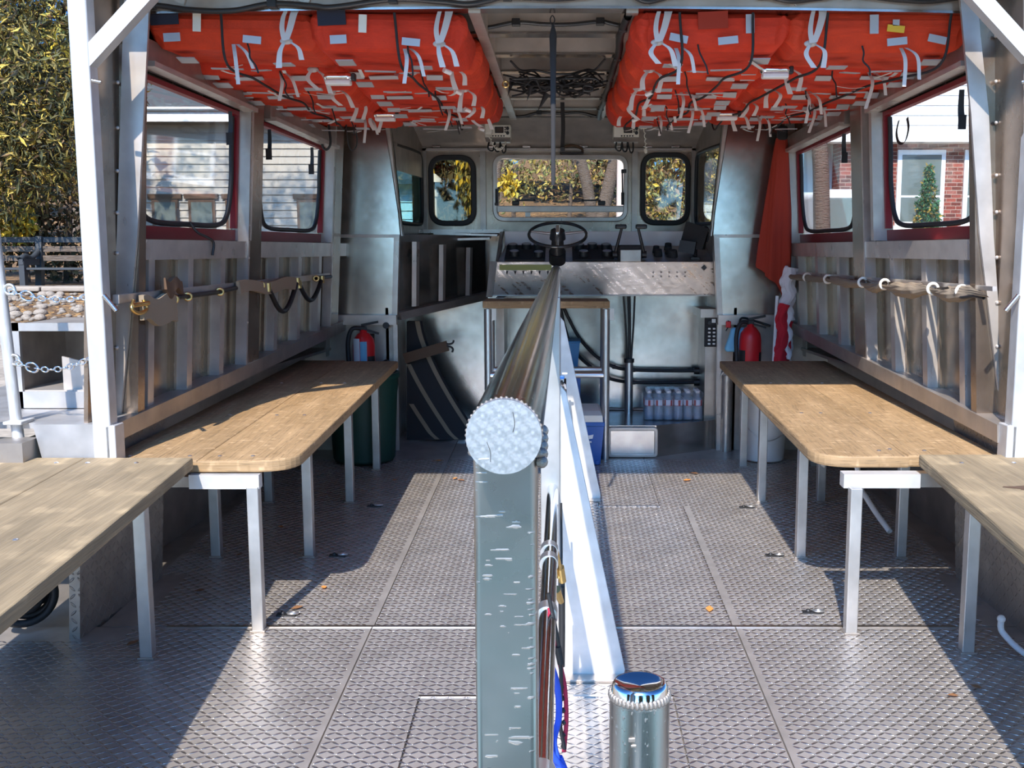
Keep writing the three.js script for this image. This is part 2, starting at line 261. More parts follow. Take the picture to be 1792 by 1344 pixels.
for (const s of [-1, 1]) {
  const side = s < 0 ? 'left' : 'right', w = structure('wall_' + side, `${side} side of the cabin, ribbed bare aluminium below two windows`);
  const win = s < 0 ? [[3.24, 4.035], [4.27, 5.09]] : [[3.235, 4.05], [4.40, 5.26]];
  const pil = s < 0 ? [[3.172, 3.215], [4.05, 4.17], [5.12, 5.24]] : [[3.172, 3.21], [4.17, 4.30], [5.28, 5.34]];
  const rib = s < 0 ? [3.29, 3.57, 3.84, 4.40, 4.69, 4.98] : [3.31, 3.61, 3.91, 4.55, 4.87, 5.2];
  part(w, 'skin_panel', wbox(s, 3.0, 5.4, (D) => ledgeY(D) - 0.06, 1.285, -0.02, -0.008), M.aluWall); part(w, 'deck_edge', wbox(s, 3.03, 5.42, 0.728, 0.742, -0.30, -0.012), M.alu); part(w, 'hull_skin', wbox(s, 3.44, 5.42, 0.742, (D) => ledgeY(D) - 0.05, -0.16, -0.15), M.alu); part(w, 'ledge_top', wbox(s, 3.44, 5.42, (D) => ledgeY(D) - 0.066, (D) => ledgeY(D) - 0.056, -0.16, 0.0), M.alu);
  part(w, 'skin_panel', wbox(s, 3.0, win[0][0], 1.285, ROOF, -0.02, -0.008), M.aluWall);
  part(w, 'skin_panel', wbox(s, win[0][1], win[1][0], 1.285, ROOF, -0.02, -0.008), M.aluWall);
  part(w, 'skin_panel', wbox(s, win[1][1], 5.4, 1.285, ROOF, -0.02, -0.008), M.aluWall);
  for (const [a, b] of win) part(w, 'skin_panel', wbox(s, a, b, winTop, ROOF, -0.02, -0.008), M.aluWall);
  for (const D of rib) {
    const r = part(w, 'rib', wbox(s, D - 0.028, D + 0.012, (D) => ledgeY(D) - 0.005, 1.222, -0.008, 0.042), M.aluRib);
    part(r, 'rib_flange', wbox(s, D - 0.046, D - 0.028, (D) => ledgeY(D), 1.215, -0.008, 0.006), M.aluWall);
  }
  for (const [a, b] of pil) {
    const p = part(w, 'pillar', wbox(s, a, b, (D) => ledgeY(D) - 0.01, ROOF, -0.008, 0.055), M.aluWall);
    if (a > 3.2) part(p, 'pillar_flange', wbox(s, a - 0.014, a, (D) => ledgeY(D), ROOF - 0.05, 0.012, 0.056), M.aluRib);
    else { const q = s < 0 ? [[0.735, -1.41, -1.37], [1.297, -1.35, -1.288], [1.884, -1.30, -1.226], [2.04, -1.285, -1.21]] : [[0.78, 1.362, 1.378], [1.297, 1.272, 1.314], [1.652, 1.228, 1.281], [1.884, 1.193, 1.243], [2.04, 1.17, 1.222]]; const gs = []; for (let i = 0; i + 1 < q.length; i++) { const [y0, a0, b0] = q[i], [y1, a1, b1] = q[i + 1]; gs.push(hex([P(a0, y0, 3.158), P(b0, y0, 3.158), P(b1, y1, 3.158), P(a1, y1, 3.158), P(a0, y0, 3.17), P(b0, y0, 3.17), P(b1, y1, 3.17), P(a1, y1, 3.17)])); } part(p, 'pillar_flange', merge(gs), M.aluRib); }
    const bolts = []; for (let y = 0.95; y < 1.9; y += 0.13) bolts.push(new THREE.SphereGeometry(0.006, 8, 6).translate(...W(s, a - (a > 3.2 ? 0.004 : 0.016), y + 0.03 * R0(), a > 3.2 ? 0.053 : -0.004).toArray())); part(p, 'weld_beads', merge(bolts), M.aluRib, { kind: 'stuff' });
  }
  part(w, 'belt_rail', wbox(s, 3.19, 5.36, 1.218, 1.282, -0.008, 0.05), M.aluRib);
  part(w, 'ledge_beam', wbox(s, 3.02, 5.36, (D) => ledgeY(D) - 0.055, ledgeY, -0.008, 0.062), M.alu);
  for (const [a, b] of win) { const e = part(w, 'eave_beam', wbox(s, a - 0.03, b + 0.03, (D) => eaveY(D) - 0.075, eaveY, 0, 0.055), M.alu); part(e, 'eave_lip', wbox(s, a - 0.02, b + 0.02, (D) => eaveY(D) - 0.082, (D) => eaveY(D) - 0.066, 0.03, 0.075), M.aluRib); }
  part(w, 'kick_plate', wbox(s, 3.03, 3.44, (D) => fl(D) - 0.02, (D) => ledgeY(D) - 0.055, -0.02, 0.012), M.tread);
  part(w, 'lower_panel', wbox(s, 3.44, 6.2, (D) => fl(D) - 0.03, (D) => ledgeY(D) - 0.055, -0.16, -0.15), M.alu);
  part(w, 'kick_plate', wbox(s, 2.92, 3.03, (D) => fl(D), (D) => fl(D) + 0.5, -0.02, 0.012), M.tread);
  part(w, 'outer_hull', wbox(s, 1.0, 2.97, (D) => fl(D), (D) => fl(D) + 0.42, -0.52, -0.5), M.alu);
}

/* windows in the sides: clear sheet, red painted frame, black rubber edging */
let winNo = 0;
for (const s of [-1, 1]) for (const [k, a, b] of s < 0 ? [[0, 3.24, 4.035], [1, 4.27, 5.09]] : [[0, 3.235, 4.05], [1, 4.40, 5.26]]) {
  winNo++; const o = structure('window_' + winNo, `${k ? 'forward' : 'aft'} ${s < 0 ? 'left' : 'right'} side window with red frame and rounded black rubber edging`);
  const wt = (D) => winTop(D);
  part(o, 'pane', wbox(s, a, b, 1.285, wt, -0.016, -0.013), M.glass);
  const fr = [wbox(s, a, b, 1.285, 1.326, -0.012, 0.004), wbox(s, b - 0.014, b, 1.332, (D) => wt(D) - 0.016, -0.012, 0.012), wbox(s, a, b, (D) => wt(D) - 0.016, wt, -0.012, 0.012)];
  fr.forEach((g) => part(o, 'window_frame', g, M.red));
  part(o, 'window_jamb', wbox(s, b, b + 0.03, 1.285, wt, -0.01, 0.056), M.aluRib);
  const r = 0.12, x0 = a + 0.03, x1 = b - 0.026, y0 = 1.342, y1 = wt(a) - 0.03, pts = [];
  pts.push([x0 + 0.01, y1], [x0 + 0.004, 1.62], [x0, y0 + r * 1.3], [x0 + r * 0.28, y0 + r * 0.32], [x0 + r, y0], [(x0 + x1) / 2, y0 - 0.004], [x1 - r, y0], [x1 - r * 0.28, y0 + r * 0.32], [x1, y0 + r * 1.3], [x1 - 0.002, 1.62], [x1, y1 - 0.012]);
  part(o, 'rubber_edging', tube(pts.map(([D, y]) => W(s, D, y, -0.006)), 0.0095, 80, 8), M.rubber);
}

/* roof: sheet, aft arch, cross beams, long rails */
{
  const c = structure('ceiling', 'ribbed aluminium roof of the cabin');
  part(c, 'roof_sheet', box(-1.36, 1.36, ROOF, ROOF + 0.025, 2.955, 6.2), M.aluCeil);
  part(c, 'arch_beam', box(-1.36, 1.36, ROOF - 0.03, ROOF, 2.96, 3.03), M.aluWhite);
  for (let k = 0; k < 8; k++) {
    const D = 3.2 + 0.366 * k, half = k ? 1.30 - 0.03 * k : 1.32, cam = (x) => -0.017 * (x / 1.3) ** 2, web = [], lip = [];
    for (let i = 0; i < 8; i++) { const x0 = -half + 2 * half * i / 8, x1 = -half + 2 * half * (i + 1) / 8, f = (a, b, y0, y1) => hex([P(x0, y0 + cam(x0), a), P(x1, y0 + cam(x1), a), P(x1, y1, a), P(x0, y1, a), P(x0, y0 + cam(x0), b), P(x1, y0 + cam(x1), b), P(x1, y1, b), P(x0, y1, b)]); web.push(f(D, D + 0.012, 1.972, ROOF)); lip.push(hex([P(x0, 1.966 + cam(x0), D - 0.004), P(x1, 1.966 + cam(x1), D - 0.004), P(x1, 1.973 + cam(x1), D - 0.004), P(x0, 1.973 + cam(x0), D - 0.004), P(x0, 1.966 + cam(x0), D + 0.06), P(x1, 1.966 + cam(x1), D + 0.06), P(x1, 1.973 + cam(x1), D + 0.06), P(x0, 1.973 + cam(x0), D + 0.06)])); }
    const b = part(c, 'roof_beam', merge(web), M.aluCeil); part(b, 'beam_lip', merge(lip), M.aluPolish);
    if (k) { part(b, 'seam_bar', box(-0.24, 0.19, 2.005, 2.014, D - 0.19, D - 0.175), M.aluRib); for (const x of [-0.19, 0.10]) part(b, 'clip', box(x, x + 0.07, 1.998, 2.018, D - 0.2, D - 0.17, 0.004), M.aluPolish); }
  }
  for (const [a, b] of [[-1.15, -1.12], [-0.78, -0.74], [0.68, 0.72], [0.24, 0.27], [-0.31, -0.28]]) part(c, 'stiffener', bar(P(a, 1.985, 3.195), P(b, ROOF, 3.19), 0.05, 0.008, new THREE.Vector3(0, 0, 1)), M.aluCeil);
  for (const x of [-0.262, 0.215]) part(c, 'roof_rail', box(x - 0.018, x + 0.018, 1.958, 2.03, 3.22, 5.8), M.aluCeil);
  part(c, 'headliner', hex([P(-1.0, 1.966, 5.78), P(0.98, 1.966, 5.78), P(0.98, 1.972, 5.78), P(-1.0, 1.972, 5.78), P(-0.86, 1.83, 6.1), P(0.84, 1.83, 6.1), P(0.84, 1.84, 6.12), P(-0.86, 1.84, 6.12)]), M.aluCeil);
}

/* bulkheads either side of the wheelhouse and the wheelhouse walls */
{
  for (const s of [-1, 1]) {
    const cx = -0.03, w = structure('wall_bulkhead_' + (s < 0 ? 'left' : 'right'), `${s < 0 ? 'left' : 'right'} aluminium bulkhead beside the wheelhouse opening`);
    const out = s < 0 ? -1.19 : 1.24, tp = s < 0 ? -0.885 : 0.838, md = s < 0 ? -0.832 : 0.785, bt = s < 0 ? -0.852 : 0.812, ft = s < 0 ? -0.855 : 0.82, D = 5.36;
    const pan = (xa0, xa1, ya, xb0, xb1, yb, d0 = D, d1 = D + 0.012) => hex([P(xa0, ya, d0), P(xa1, ya, d0), P(xb1, yb, d0), P(xb0, yb, d0), P(xa0, ya, d1), P(xa1, ya, d1), P(xb1, yb, d1), P(xb0, yb, d1)]);
    part(w, 'upper_panel', pan(out, md, 1.325, out, tp, 2.06), M.aluPolish); part(w, 'middle_panel', pan(out, bt, 0.915, out, md, 1.318), M.aluPolish);
    part(w, 'shelf_rail', box(Math.min(out, bt), Math.max(out, bt), 0.865, 0.915, D - 0.05, D), M.aluRib); part(w, 'lower_panel', pan(out + 0.2 * s, ft, fl(D), out + 0.2 * s, bt, 0.865), M.alu); part(w, 'hull_side', box(s * 0.90, s * 0.915, 0.1, 0.95, 5.36, 6.2), M.alu); part(w, 'ledge_gap_cover', wbox(s, 5.30, 6.2, 0.7, 2.05, -0.03, -0.02), M.alu);
    part(w, 'weld_bar', box(Math.min(out, md), Math.max(out, md), 1.312, 1.328, D - 0.006, D), M.aluRib);
    part(w, 'edge_post', hex([P(md - 0.012 * s, 1.32, D - 0.03), P(md + 0.018 * s * -1, 1.32, D - 0.03), P(tp - 0.03 * s * -1, 2.05, D - 0.03), P(tp, 2.05, D - 0.03), P(md - 0.012 * s, 1.32, D + 0.03), P(md + 0.018 * s * -1, 1.32, D + 0.03), P(tp - 0.03 * s * -1, 2.05, D + 0.03), P(tp, 2.05, D + 0.03)]), M.aluRib);
    part(w, 'edge_post', pan(bt - 0.0, bt + 0.028 * s, 0.9, md, md + 0.028 * s, 1.32, D - 0.02, D + 0.03), M.aluRib);
    part(w, 'edge_post', pan(ft, ft + 0.022 * s, fl(D), bt, bt + 0.022 * s, 0.87, D - 0.015, D + 0.02), M.aluRib);
    // wheelhouse side: sill, window and upper part
    const x = s < 0 ? -0.87 : 0.84, xf = s < 0 ? -0.80 : 0.775, side = (d0, d1, y0, y1, t = 0.012) => { const f = (d) => x + (xf - x) * (d - 5.38) / 0.72; return hex([P(f(d0), y0, d0), P(f(d0) + t * s, y0, d0), P(f(d0) + t * s, y1, d0), P(f(d0), y1, d0), P(f(d1), y0, d1), P(f(d1) + t * s, y0, d1), P(f(d1) + t * s, y1, d1), P(f(d1), y1, d1)]); };
    part(w, 'side_panel', side(5.38, 6.12, 0.9, 1.385), M.alu); part(w, 'side_panel', side(5.38, 6.12, 1.80, 2.05), M.alu); part(w, 'side_panel', side(6.03, 6.12, 1.385, 1.80), M.alu);
    part(w, 'side_glass', side(5.40, 6.03, 1.385, 1.80, 0.004), s < 0 ? M.glassTeal : M.glass);
    part(w, 'rubber_edging', tube([[5.42, 1.41], [5.5, 1.395], [5.94, 1.395], [6.01, 1.42], [6.025, 1.5], [6.025, 1.7], [6.0, 1.78], [5.9, 1.795], [5.45, 1.79]].map(([d, y]) => P(x + (xf - x) * (d - 5.38) / 0.72 - 0.004 * s, y, d)), 0.011, 60, 8), M.rubber);
    if (s < 0) part(w, 'eyebrow_panel', side(5.42, 6.02, 1.66, 1.80, -0.012), M.alu);
  }
  part(scene.getObjectByName('wall_bulkhead_left'), 'port_hole', rod(P(-0.905, 0.862, 5.305), P(-0.905, 0.862, 5.318), 0.017), M.black);
  part(scene.getObjectByName('wall_bulkhead_right'), 'round_cap', merge([rod(P(0.868, 0.59, 5.33), P(0.868, 0.59, 5.36), 0.036, 0.04, 24), rod(P(0.868, 0.59, 5.325), P(0.868, 0.59, 5.335), 0.026, 0.03, 24)]), M.alu);
  part(scene.getObjectByName('wall_bulkhead_right'), 'round_post', rod(P(0.868, fl(5.3), 5.335), P(0.868, 0.6, 5.335), 0.03, 0.03, 18), M.alu);
}
/* front wall with three windscreens */
{
  const w = structure('wall_front', 'front of the wheelhouse with three rounded windscreens'), D = 6.1;
  const s = new THREE.Shape(); s.moveTo(-0.87, 1.30); s.lineTo(0.84, 1.30); s.lineTo(0.84, 1.86); s.lineTo(-0.87, 1.86); s.lineTo(-0.87, 1.30);
  const L = [-0.755, -0.512, 1.405, 1.778, 0.07], C = [-0.385, 0.375, 1.427, 1.782, 0.05], Rr = [0.478, 0.735, 1.408, 1.792, 0.07];
  for (const q of [L, C, Rr]) s.holes.push(rrect(new THREE.Path(), ...q));
  part(w, 'front_panel', boxUV(new THREE.ExtrudeGeometry(s, { depth: 0.02, bevelEnabled: false, curveSegments: 10 }).translate(0, 0, -D - 0.02)), alu(0.56, 0.47, 0.39, 0.42, 0.85));
  part(w, 'hull_front', box(-1.4, 1.4, 0.0, 1.31, 6.13, 6.15), M.alu);
  part(w, 'upper_flange', box(-0.86, 0.83, 1.818, 1.832, D - 0.03, D), M.aluRib);
  for (const x of [-0.455, 0.428]) part(w, 'mullion', box(x - 0.016, x + 0.016, 1.33, 1.83, D - 0.02, D), M.alu);
  for (const x of [-0.80, 0.775]) part(w, 'mullion', box(x - 0.018, x + 0.018, 1.33, 1.84, D - 0.03, D), M.alu);
  for (const x of [-0.72, -0.40, -0.2, 0.13, 0.33, 0.5, 0.66]) part(w, 'bracket', box(x - 0.025, x + 0.025, 1.835, 1.848, D - 0.05, D - 0.02, 0.003), M.aluPolish);
  const dr = new THREE.Vector3();
  [[L, M.rubber, M.glassTint, 'left windscreen in black rubber'], [C, M.aluRib, M.glass, 'wide centre windscreen in an aluminium frame'], [Rr, M.rubber, M.glass, 'right windscreen in black rubber']].forEach(([q, m, gl, lab], i) => {
    const o = structure('window_' + (5 + i), lab);
    part(o, 'pane', box(q[0], q[1], q[2], q[3], D + 0.008, D + 0.012), gl);
    part(o, 'window_frame', ringFrame(q[0] + 0.008, q[1] - 0.008, q[2] + 0.008, q[3] - 0.008, q[4], i === 1 ? 0.018 : 0.02, 0.02, D - 0.004), m);
    if (i === 1) { part(o, 'glazing_bar', box(q[0], q[1], 1.468, 1.505, D - 0.012, D + 0.006, 0.004), M.aluRib); part(o, 'glazing_stud', box(-0.21, -0.18, 1.43, 1.468, D, D + 0.006), M.aluRib); }
  });
  // sloping hull side inside the bow, with ribs and the sill above it
  const h = structure('wall_bow_left', 'dark hull side with pale ribs left of the helm');
  const q = (x, y, d) => P(x, y, d), A = [-0.86, 5.42], B = [-0.44, 6.02];
  part(h, 'hull_panel', hex([q(A[0], 0.92, A[1]), q(B[0], 1.0, B[1]), q(B[0], 1.33, B[1]), q(A[0], 1.33, A[1]), q(A[0] - 0.01, 0.92, A[1] + 0.014), q(B[0] - 0.01, 1.0, B[1] + 0.014), q(B[0] - 0.01, 1.33, B[1] + 0.014), q(A[0] - 0.01, 1.33, A[1] + 0.014)]), M.aluPolish);
  for (const t of [0.16, 0.45, 0.76]) { const x = A[0] + (B[0] - A[0]) * t, d = A[1] + (B[1] - A[1]) * t, yb = 0.94 + 0.07 * t; part(h, 'rib', hex([q(x, yb, d - 0.05), q(x + 0.022, yb, d - 0.04), q(x + 0.03, 1.30 - 0.05 * t, d - 0.04), q(x + 0.008, 1.30 - 0.05 * t, d - 0.05), q(x + 0.01, yb, d), q(x + 0.03, yb, d + 0.01), q(x + 0.04, 1.30 - 0.05 * t, d + 0.01), q(x + 0.018, 1.30 - 0.05 * t, d)]), M.aluRib); }
  part(h, 'lower_rail', bar(q(A[0], 0.905, A[1] - 0.02), q(B[0] + 0.02, 0.99, B[1] - 0.04), 0.06, 0.04), M.alu);
  part(h, 'sill', box(-0.83, -0.33, 1.345, 1.365, 5.95, 6.1), M.aluRib);
  part(h, 'folding_shelf', hex([q(-0.72, 1.335, 5.86), q(-0.36, 1.325, 5.86), q(-0.36, 1.336, 5.86), q(-0.72, 1.347, 5.86), q(-0.74, 1.338, 6.05), q(-0.36, 1.335, 6.05), q(-0.36, 1.346, 6.05), q(-0.74, 1.35, 6.05)]), M.aluRib);
  part(h, 'folding_shelf', hex([q(-0.66, 1.30, 5.82), q(-0.40, 1.305, 5.82), q(-0.40, 1.318, 5.82), q(-0.66, 1.312, 5.82), q(-0.70, 1.32, 5.98), q(-0.40, 1.325, 5.98), q(-0.40, 1.335, 5.98), q(-0.70, 1.33, 5.98)]), M.alu);
  part(h, 'tank_side', box(-0.92, -0.34, fl(5.9), 0.99, 5.93, 5.95), M.aluPolish);
}
/* step in front of the helm and the panel behind it */
{
  const st = structure('floor_step', 'low bare aluminium step in front of the helm, its right part angled back');
  part(st, 'step_box', hex([P(0.1, fl(5.2), 5.2), P(0.488, fl(5.2), 5.2), P(0.488, 0.356, 5.2), P(0.1, 0.356, 5.2), P(0.1, fl(5.72), 5.72), P(0.488, fl(5.72), 5.72), P(0.488, 0.356, 5.72), P(0.1, 0.356, 5.72)]), M.aluPolish);
  part(st, 'step_box', hex([P(0.488, fl(5.2), 5.2), P(0.815, fl(5.38), 5.38), P(0.815, 0.356, 5.38), P(0.488, 0.356, 5.2), P(0.488, fl(5.72), 5.72), P(0.815, fl(5.72), 5.72), P(0.815, 0.356, 5.72), P(0.488, 0.356, 5.72)]), M.aluPolish);
  const ps = rrect(new THREE.Shape(), 0.245, 0.485, 0.205, 0.34, 0.008); const pl = part(st, 'bare_plate', boxUV(new THREE.ExtrudeGeometry(ps, { depth: 0.012, bevelEnabled: true, bevelSize: 0.002, bevelThickness: 0.002, bevelSegments: 1 }).translate(0, 0, -5.2)), M.aluPolish);
  part(pl, 'plate_rim', ringFrame(0.25, 0.48, 0.21, 0.335, 0.008, 0.012, 0.006, 5.184), M.alu);
  part(st, 'weld_seam', tube([0, 1, 2, 3, 4, 5, 6, 7, 8].map((k) => P(0.22 + 0.07 * k, 0.36 + 0.005 * R0(), 5.705)), 0.006, 40, 6), M.alu);
  const k = structure('wall_helm', 'bright aluminium panel under the helm console');
  part(k, 'panel', box(-0.31, 0.82, 0.19, 1.03, 5.722, 5.735), M.aluPolish);
  part(k, 'side_column', box(-0.345, -0.30, 0.2, 1.0, 5.40, 5.73), M.alu);
  const e = part(k, 'switch_column', box(0.765, 0.835, 0.2, 0.92, 5.44, 5.73), M.alu); part(e, 'cap_rail', box(0.735, 0.84, 0.895, 0.94, 5.42, 5.73), M.alu);
  const sw = part(k, 'switch_panel', box(0.758, 0.83, 0.74, 0.90, 5.425, 5.44, 0.003), M.blackMat);
  for (let i = 0; i < 5; i++) for (const x of [0.776, 0.801]) part(sw, 'switch', box(x, x + 0.013, 0.752 + 0.020 * i, 0.761 + 0.020 * i, 5.417, 5.426, 0.002), M.white);
  part(sw, 'dial', rod(P(0.783, 0.868, 5.416), P(0.783, 0.868, 5.426), 0.01), M.black); part(sw, 'label_plate', box(0.795, 0.815, 0.868, 0.888, 5.42, 5.426), M.white);
}
/* white aft frame: posts, braces, side decks and coamings */
for (const s of [-1, 1]) {
  const f = structure('trim_' + (s < 0 ? 1 : 2), `white painted ${s < 0 ? 'left' : 'right'} post with diagonal brace at the open aft end of the cabin`);
  const x = s < 0 ? -1.345 : 1.345;
  part(f, 'post', box(x - 0.027, x + 0.027, 0.62, ROOF - 0.03, 2.965, 3.02, 0.006), M.aluWhite);
  part(f, 'brace', bar(P(x - 0.005 * s, 1.77, 2.99), P(x - 0.27 * s, ROOF - 0.02, 2.99), 0.045, 0.045, new THREE.Vector3(0, 0, 1)), M.aluWhite);
  part(f, 'coaming_plate', hex([P(x + 0.012 * s * -1, 0.615, 2.975), P(x + 0.175 * s, 0.60, 2.975), P(x + 0.205 * s, 0.742, 2.975), P(x - 0.03 * s, 0.742, 2.975), P(x - 0.012 * s, 0.615, 3.0), P(x + 0.175 * s, 0.60, 3.0), P(x + 0.205 * s, 0.742, 3.0), P(x - 0.03 * s, 0.742, 3.0)]), M.aluPale);
  part(f, 'side_deck', box(x, x + 0.75 * s, 0.725, 0.742, 3.0, 5.4), M.aluPale);
  part(f, 'coaming_plate', box(x + 0.20 * s, x + 0.55 * s, 0.60, 0.70, 2.9, 3.0), M.alu);
  part(f, 'end_cap', box(x - 0.04 * s, x - 0.01 * s, 0.62, 0.74, 2.965, 3.03, 0.004), M.aluWhite);
  part(f, 'lever', merge([rod(P(x - 0.03 * s, 1.72, 2.97), P(x - 0.055 * s, 1.715, 2.97), 0.006), rod(P(x - 0.03 * s, 1.12, 2.965), P(x - 0.065 * s, 1.075, 2.965), 0.007)]), M.aluPolish);
}

/* ================================================================== THINGS INSIDE THE BOAT */
/* benches */
function plankShape(x0, x1, D0, D1, t0, t1, round, xs) {   // plank along the boat with softened edges; one front corner may be rounded
  const s = new THREE.Shape(), a = xs ? xs : [x0, x1, x0, x1], e = 0.006;
  // plan: x across, forward distance up
  if (round === 'right') { s.moveTo(a[0], D0); s.lineTo(a[1] - 0.11, D0); s.quadraticCurveTo(a[1] - 0.01, D0 + 0.005, a[1], D0 + 0.10); s.lineTo(a[3], D1); s.lineTo(a[2], D1); }
  else if (round === 'left') { s.moveTo(a[0], D0 + 0.10); s.quadraticCurveTo(a[0] + 0.01, D0 + 0.005, a[0] + 0.11, D0); s.lineTo(a[1], D0); s.lineTo(a[3], D1); s.lineTo(a[2], D1); }
  else { s.moveTo(a[0], D0); s.lineTo(a[1], D0); s.lineTo(a[3], D1); s.lineTo(a[2], D1); }
  s.closePath();
  const g = new THREE.ExtrudeGeometry(s, { depth: t1 - t0 - 2 * e, bevelEnabled: true, bevelSize: e * 0.7, bevelThickness: e, bevelSegments: 2, curveSegments: 8 });
  g.rotateX(-Math.PI / 2); g.translate(0, t0 + e, 0);      // x stays, forward distance becomes -z, depth becomes y
  const p = g.attributes.position; for (let i = 0; i < p.count; i++) p.setY(i, p.getY(i) + SLOPE * -p.getZ(i)); g.computeVertexNormals(); return boxUV(g);
}
function legs(t, list, top) { for (const [x, D] of list) { const l = part(t, 'leg', box(x - 0.0175, x + 0.0175, fl(D), fl(D) + top, D - 0.0175, D + 0.0175, 0.003), M.aluLeg); part(l, 'weld_foot', box(x - 0.023, x + 0.023, fl(D) - 0.001, fl(D) + 0.006, D - 0.022, D + 0.022, 0.002), M.alu); } }
function screws(t, list, h) { for (const [x, D] of list) part(t, 'screw', lathe([[0.0001, 0.003], [0.005, 0.002], [0.007, 0]], x, fl(D) + h, D, 10), M.steel); }
const BT = 0.52;
{
  const t = thing('bench', 'long two-plank wooden bench along the left wall, rounded front corner, square metal legs', 'bench', P(-1.05, fl(4), 4));
  part(t, 'plank', plankShape(-1.075, -0.795, 2.995, 5.03, BT - 0.036, BT, 'right', [-1.075, -0.795, -1.065, -0.808]), M.wood);
  part(t, 'plank', plankShape(-1.355, -1.083, 2.995, 5.06, BT - 0.036, BT, '', [-1.355, -1.083, -1.29, -1.073]), M.woodB);
  part(t, 'cross_bar', slab(-1.10, -0.893, BT - 0.082, BT - 0.040, 2.975, 3.01), M.aluWhite);
  part(t, 'cross_bar', slab(-1.30, -1.10, BT - 0.082, BT - 0.050, 2.995, 3.02), M.alu);
  for (const D of [3.66, 4.37, 4.94]) part(t, 'cross_bar', slab(-1.28, -0.90, BT - 0.075, BT - 0.038, D - 0.017, D + 0.017), M.alu);
  legs(t, [[-0.912, 2.94 + 0.045], [-0.922, 3.66], [-0.917, 4.37], [-0.902, 4.94]], BT - 0.075); legs(t, [[-1.262, 3.66], [-1.268, 4.37], [-1.25, 4.94]], BT - 0.05);
  screws(t, [[-1.30, 3.05], [-1.12, 3.05], [-1.03, 3.05], [-0.93, 3.05], [-1.03, 3.68], [-0.93, 3.68], [-1.2, 3.68], [-1.03, 4.38], [-0.93, 4.38], [-1.2, 4.38]], BT);
}
{
  const t = thing('bench', 'long two-plank wooden bench along the right wall, rounded front corner, square metal legs', 'bench', P(1.06, fl(4), 4));
  part(t, 'plank', plankShape(0.772, 1.045, 3.05, 5.03, BT - 0.036, BT, 'left', [0.772, 1.045, 0.785, 1.06]), M.woodB);
  part(t, 'plank', plankShape(1.053, 1.325, 3.06, 5.04, BT - 0.036, BT, '', [1.053, 1.325, 1.068, 1.30]), M.wood);
  part(t, 'cross_bar', slab(0.838, 1.065, BT - 0.082, BT - 0.040, 2.985, 3.03), M.aluWhite);
  part(t, 'cross_bar', slab(1.065, 1.3, BT - 0.082, BT - 0.040, 2.995, 3.03), M.alu);
  for (const D of [3.66, 4.38, 5.0]) part(t, 'cross_bar', slab(0.88, 1.28, BT - 0.075, BT - 0.038, D - 0.017, D + 0.017), M.alu);
  legs(t, [[0.868, 2.968], [0.874, 3.65], [0.872, 4.38], [0.90, 5.0]], BT - 0.075); legs(t, [[1.24, 3.65], [1.13, 4.38], [1.25, 5.0]], BT - 0.05);
  part(t, 'gusset', hex([P(0.80, fl(3.3) + BT - 0.037, 3.3), P(0.86, fl(3.3) + BT - 0.10, 3.3), P(0.90, fl(3.3) + BT - 0.037, 3.3), P(0.86, fl(3.3) + BT - 0.037, 3.3), P(0.80, fl(3.3) + BT - 0.037, 3.34), P(0.86, fl(3.3) + BT - 0.10, 3.34), P(0.90, fl(3.3) + BT - 0.037, 3.34), P(0.86, fl(3.3) + BT - 0.037, 3.34)]), M.alu);
  screws(t, [[0.98, 3.12], [1.02, 3.14], [1.12, 3.12], [0.88, 3.72], [0.95, 3.72], [1.13, 3.72], [0.90, 4.38], [0.98, 4.38], [1.12, 4.38]], BT);
}
{
  const h = 0.536;
  const t = thing('bench', 'weathered grey two-plank bench in the near left corner, outside the cabin', 'bench', P(-1.3, fl(2), 2));
  part(t, 'plank', plankShape(0, 0, 1.2, 2.96, h - 0.036, h, '', [-1.345, -0.968, -1.392, -1.085]), M.woodGrey);
  part(t, 'plank', plankShape(0, 0, 1.2, 2.96, h - 0.036, h, '', [-1.70, -1.353, -1.715, -1.400]), M.woodGrey);
  legs(t, [[-1.172, 2.795], [-1.12, 1.7]], h - 0.037); part(t, 'cross_bar', slab(-1.7, -1.12, h - 0.075, h - 0.037, 2.78, 2.81), M.alu);
  screws(t, [[-1.36, 2.9], [-1.22, 2.9], [-1.2, 2.2], [-1.3, 2.2], [-1.45, 2.9], [-1.52, 2.2], [-1.45, 2.2]], h);
}
{
  const h = 0.536;
  const t = thing('bench', 'weathered grey plank bench in the near right corner with a dark stain', 'bench', P(1.3, fl(2), 2));
  part(t, 'plank', plankShape(0, 0, 1.2, 3.0, h - 0.036, h, '', [0.915, 1.36, 1.068, 1.40]), M.woodGrey);
  part(t, 'plank', plankShape(0, 0, 1.2, 3.0, h - 0.036, h, '', [1.368, 1.72, 1.408, 1.73]), M.woodGrey);
  legs(t, [[1.163, 2.83], [1.10, 1.7]], h - 0.037); part(t, 'cross_bar', slab(1.12, 1.7, h - 0.075, h - 0.037, 2.82, 2.85), M.alu);
  const st = new THREE.Shape(); for (let i = 0; i <= 24; i++) { const a = i / 24 * Math.PI * 2, r = 0.05 * (1 + 0.35 * Math.sin(3 * a) + 0.2 * Math.sin(7 * a + 1)); (i ? st.lineTo : st.moveTo).call(st, 1.235 + r * 1.2 * Math.cos(a), 2.62 + 0.62 * r * Math.sin(a)); }
  const sg = new THREE.ShapeGeometry(st).rotateX(-Math.PI / 2); { const p = sg.attributes.position; for (let i = 0; i < p.count; i++) p.setY(i, h + 0.0008 + SLOPE * -p.getZ(i)); } part(t, 'stain', boxUV(sg), M.brown, { label: 'dark brown stain on the plank' });
  screws(t, [[1.3, 2.9], [1.15, 2.9], [1.2, 2.2], [1.3, 2.2]], h);
}

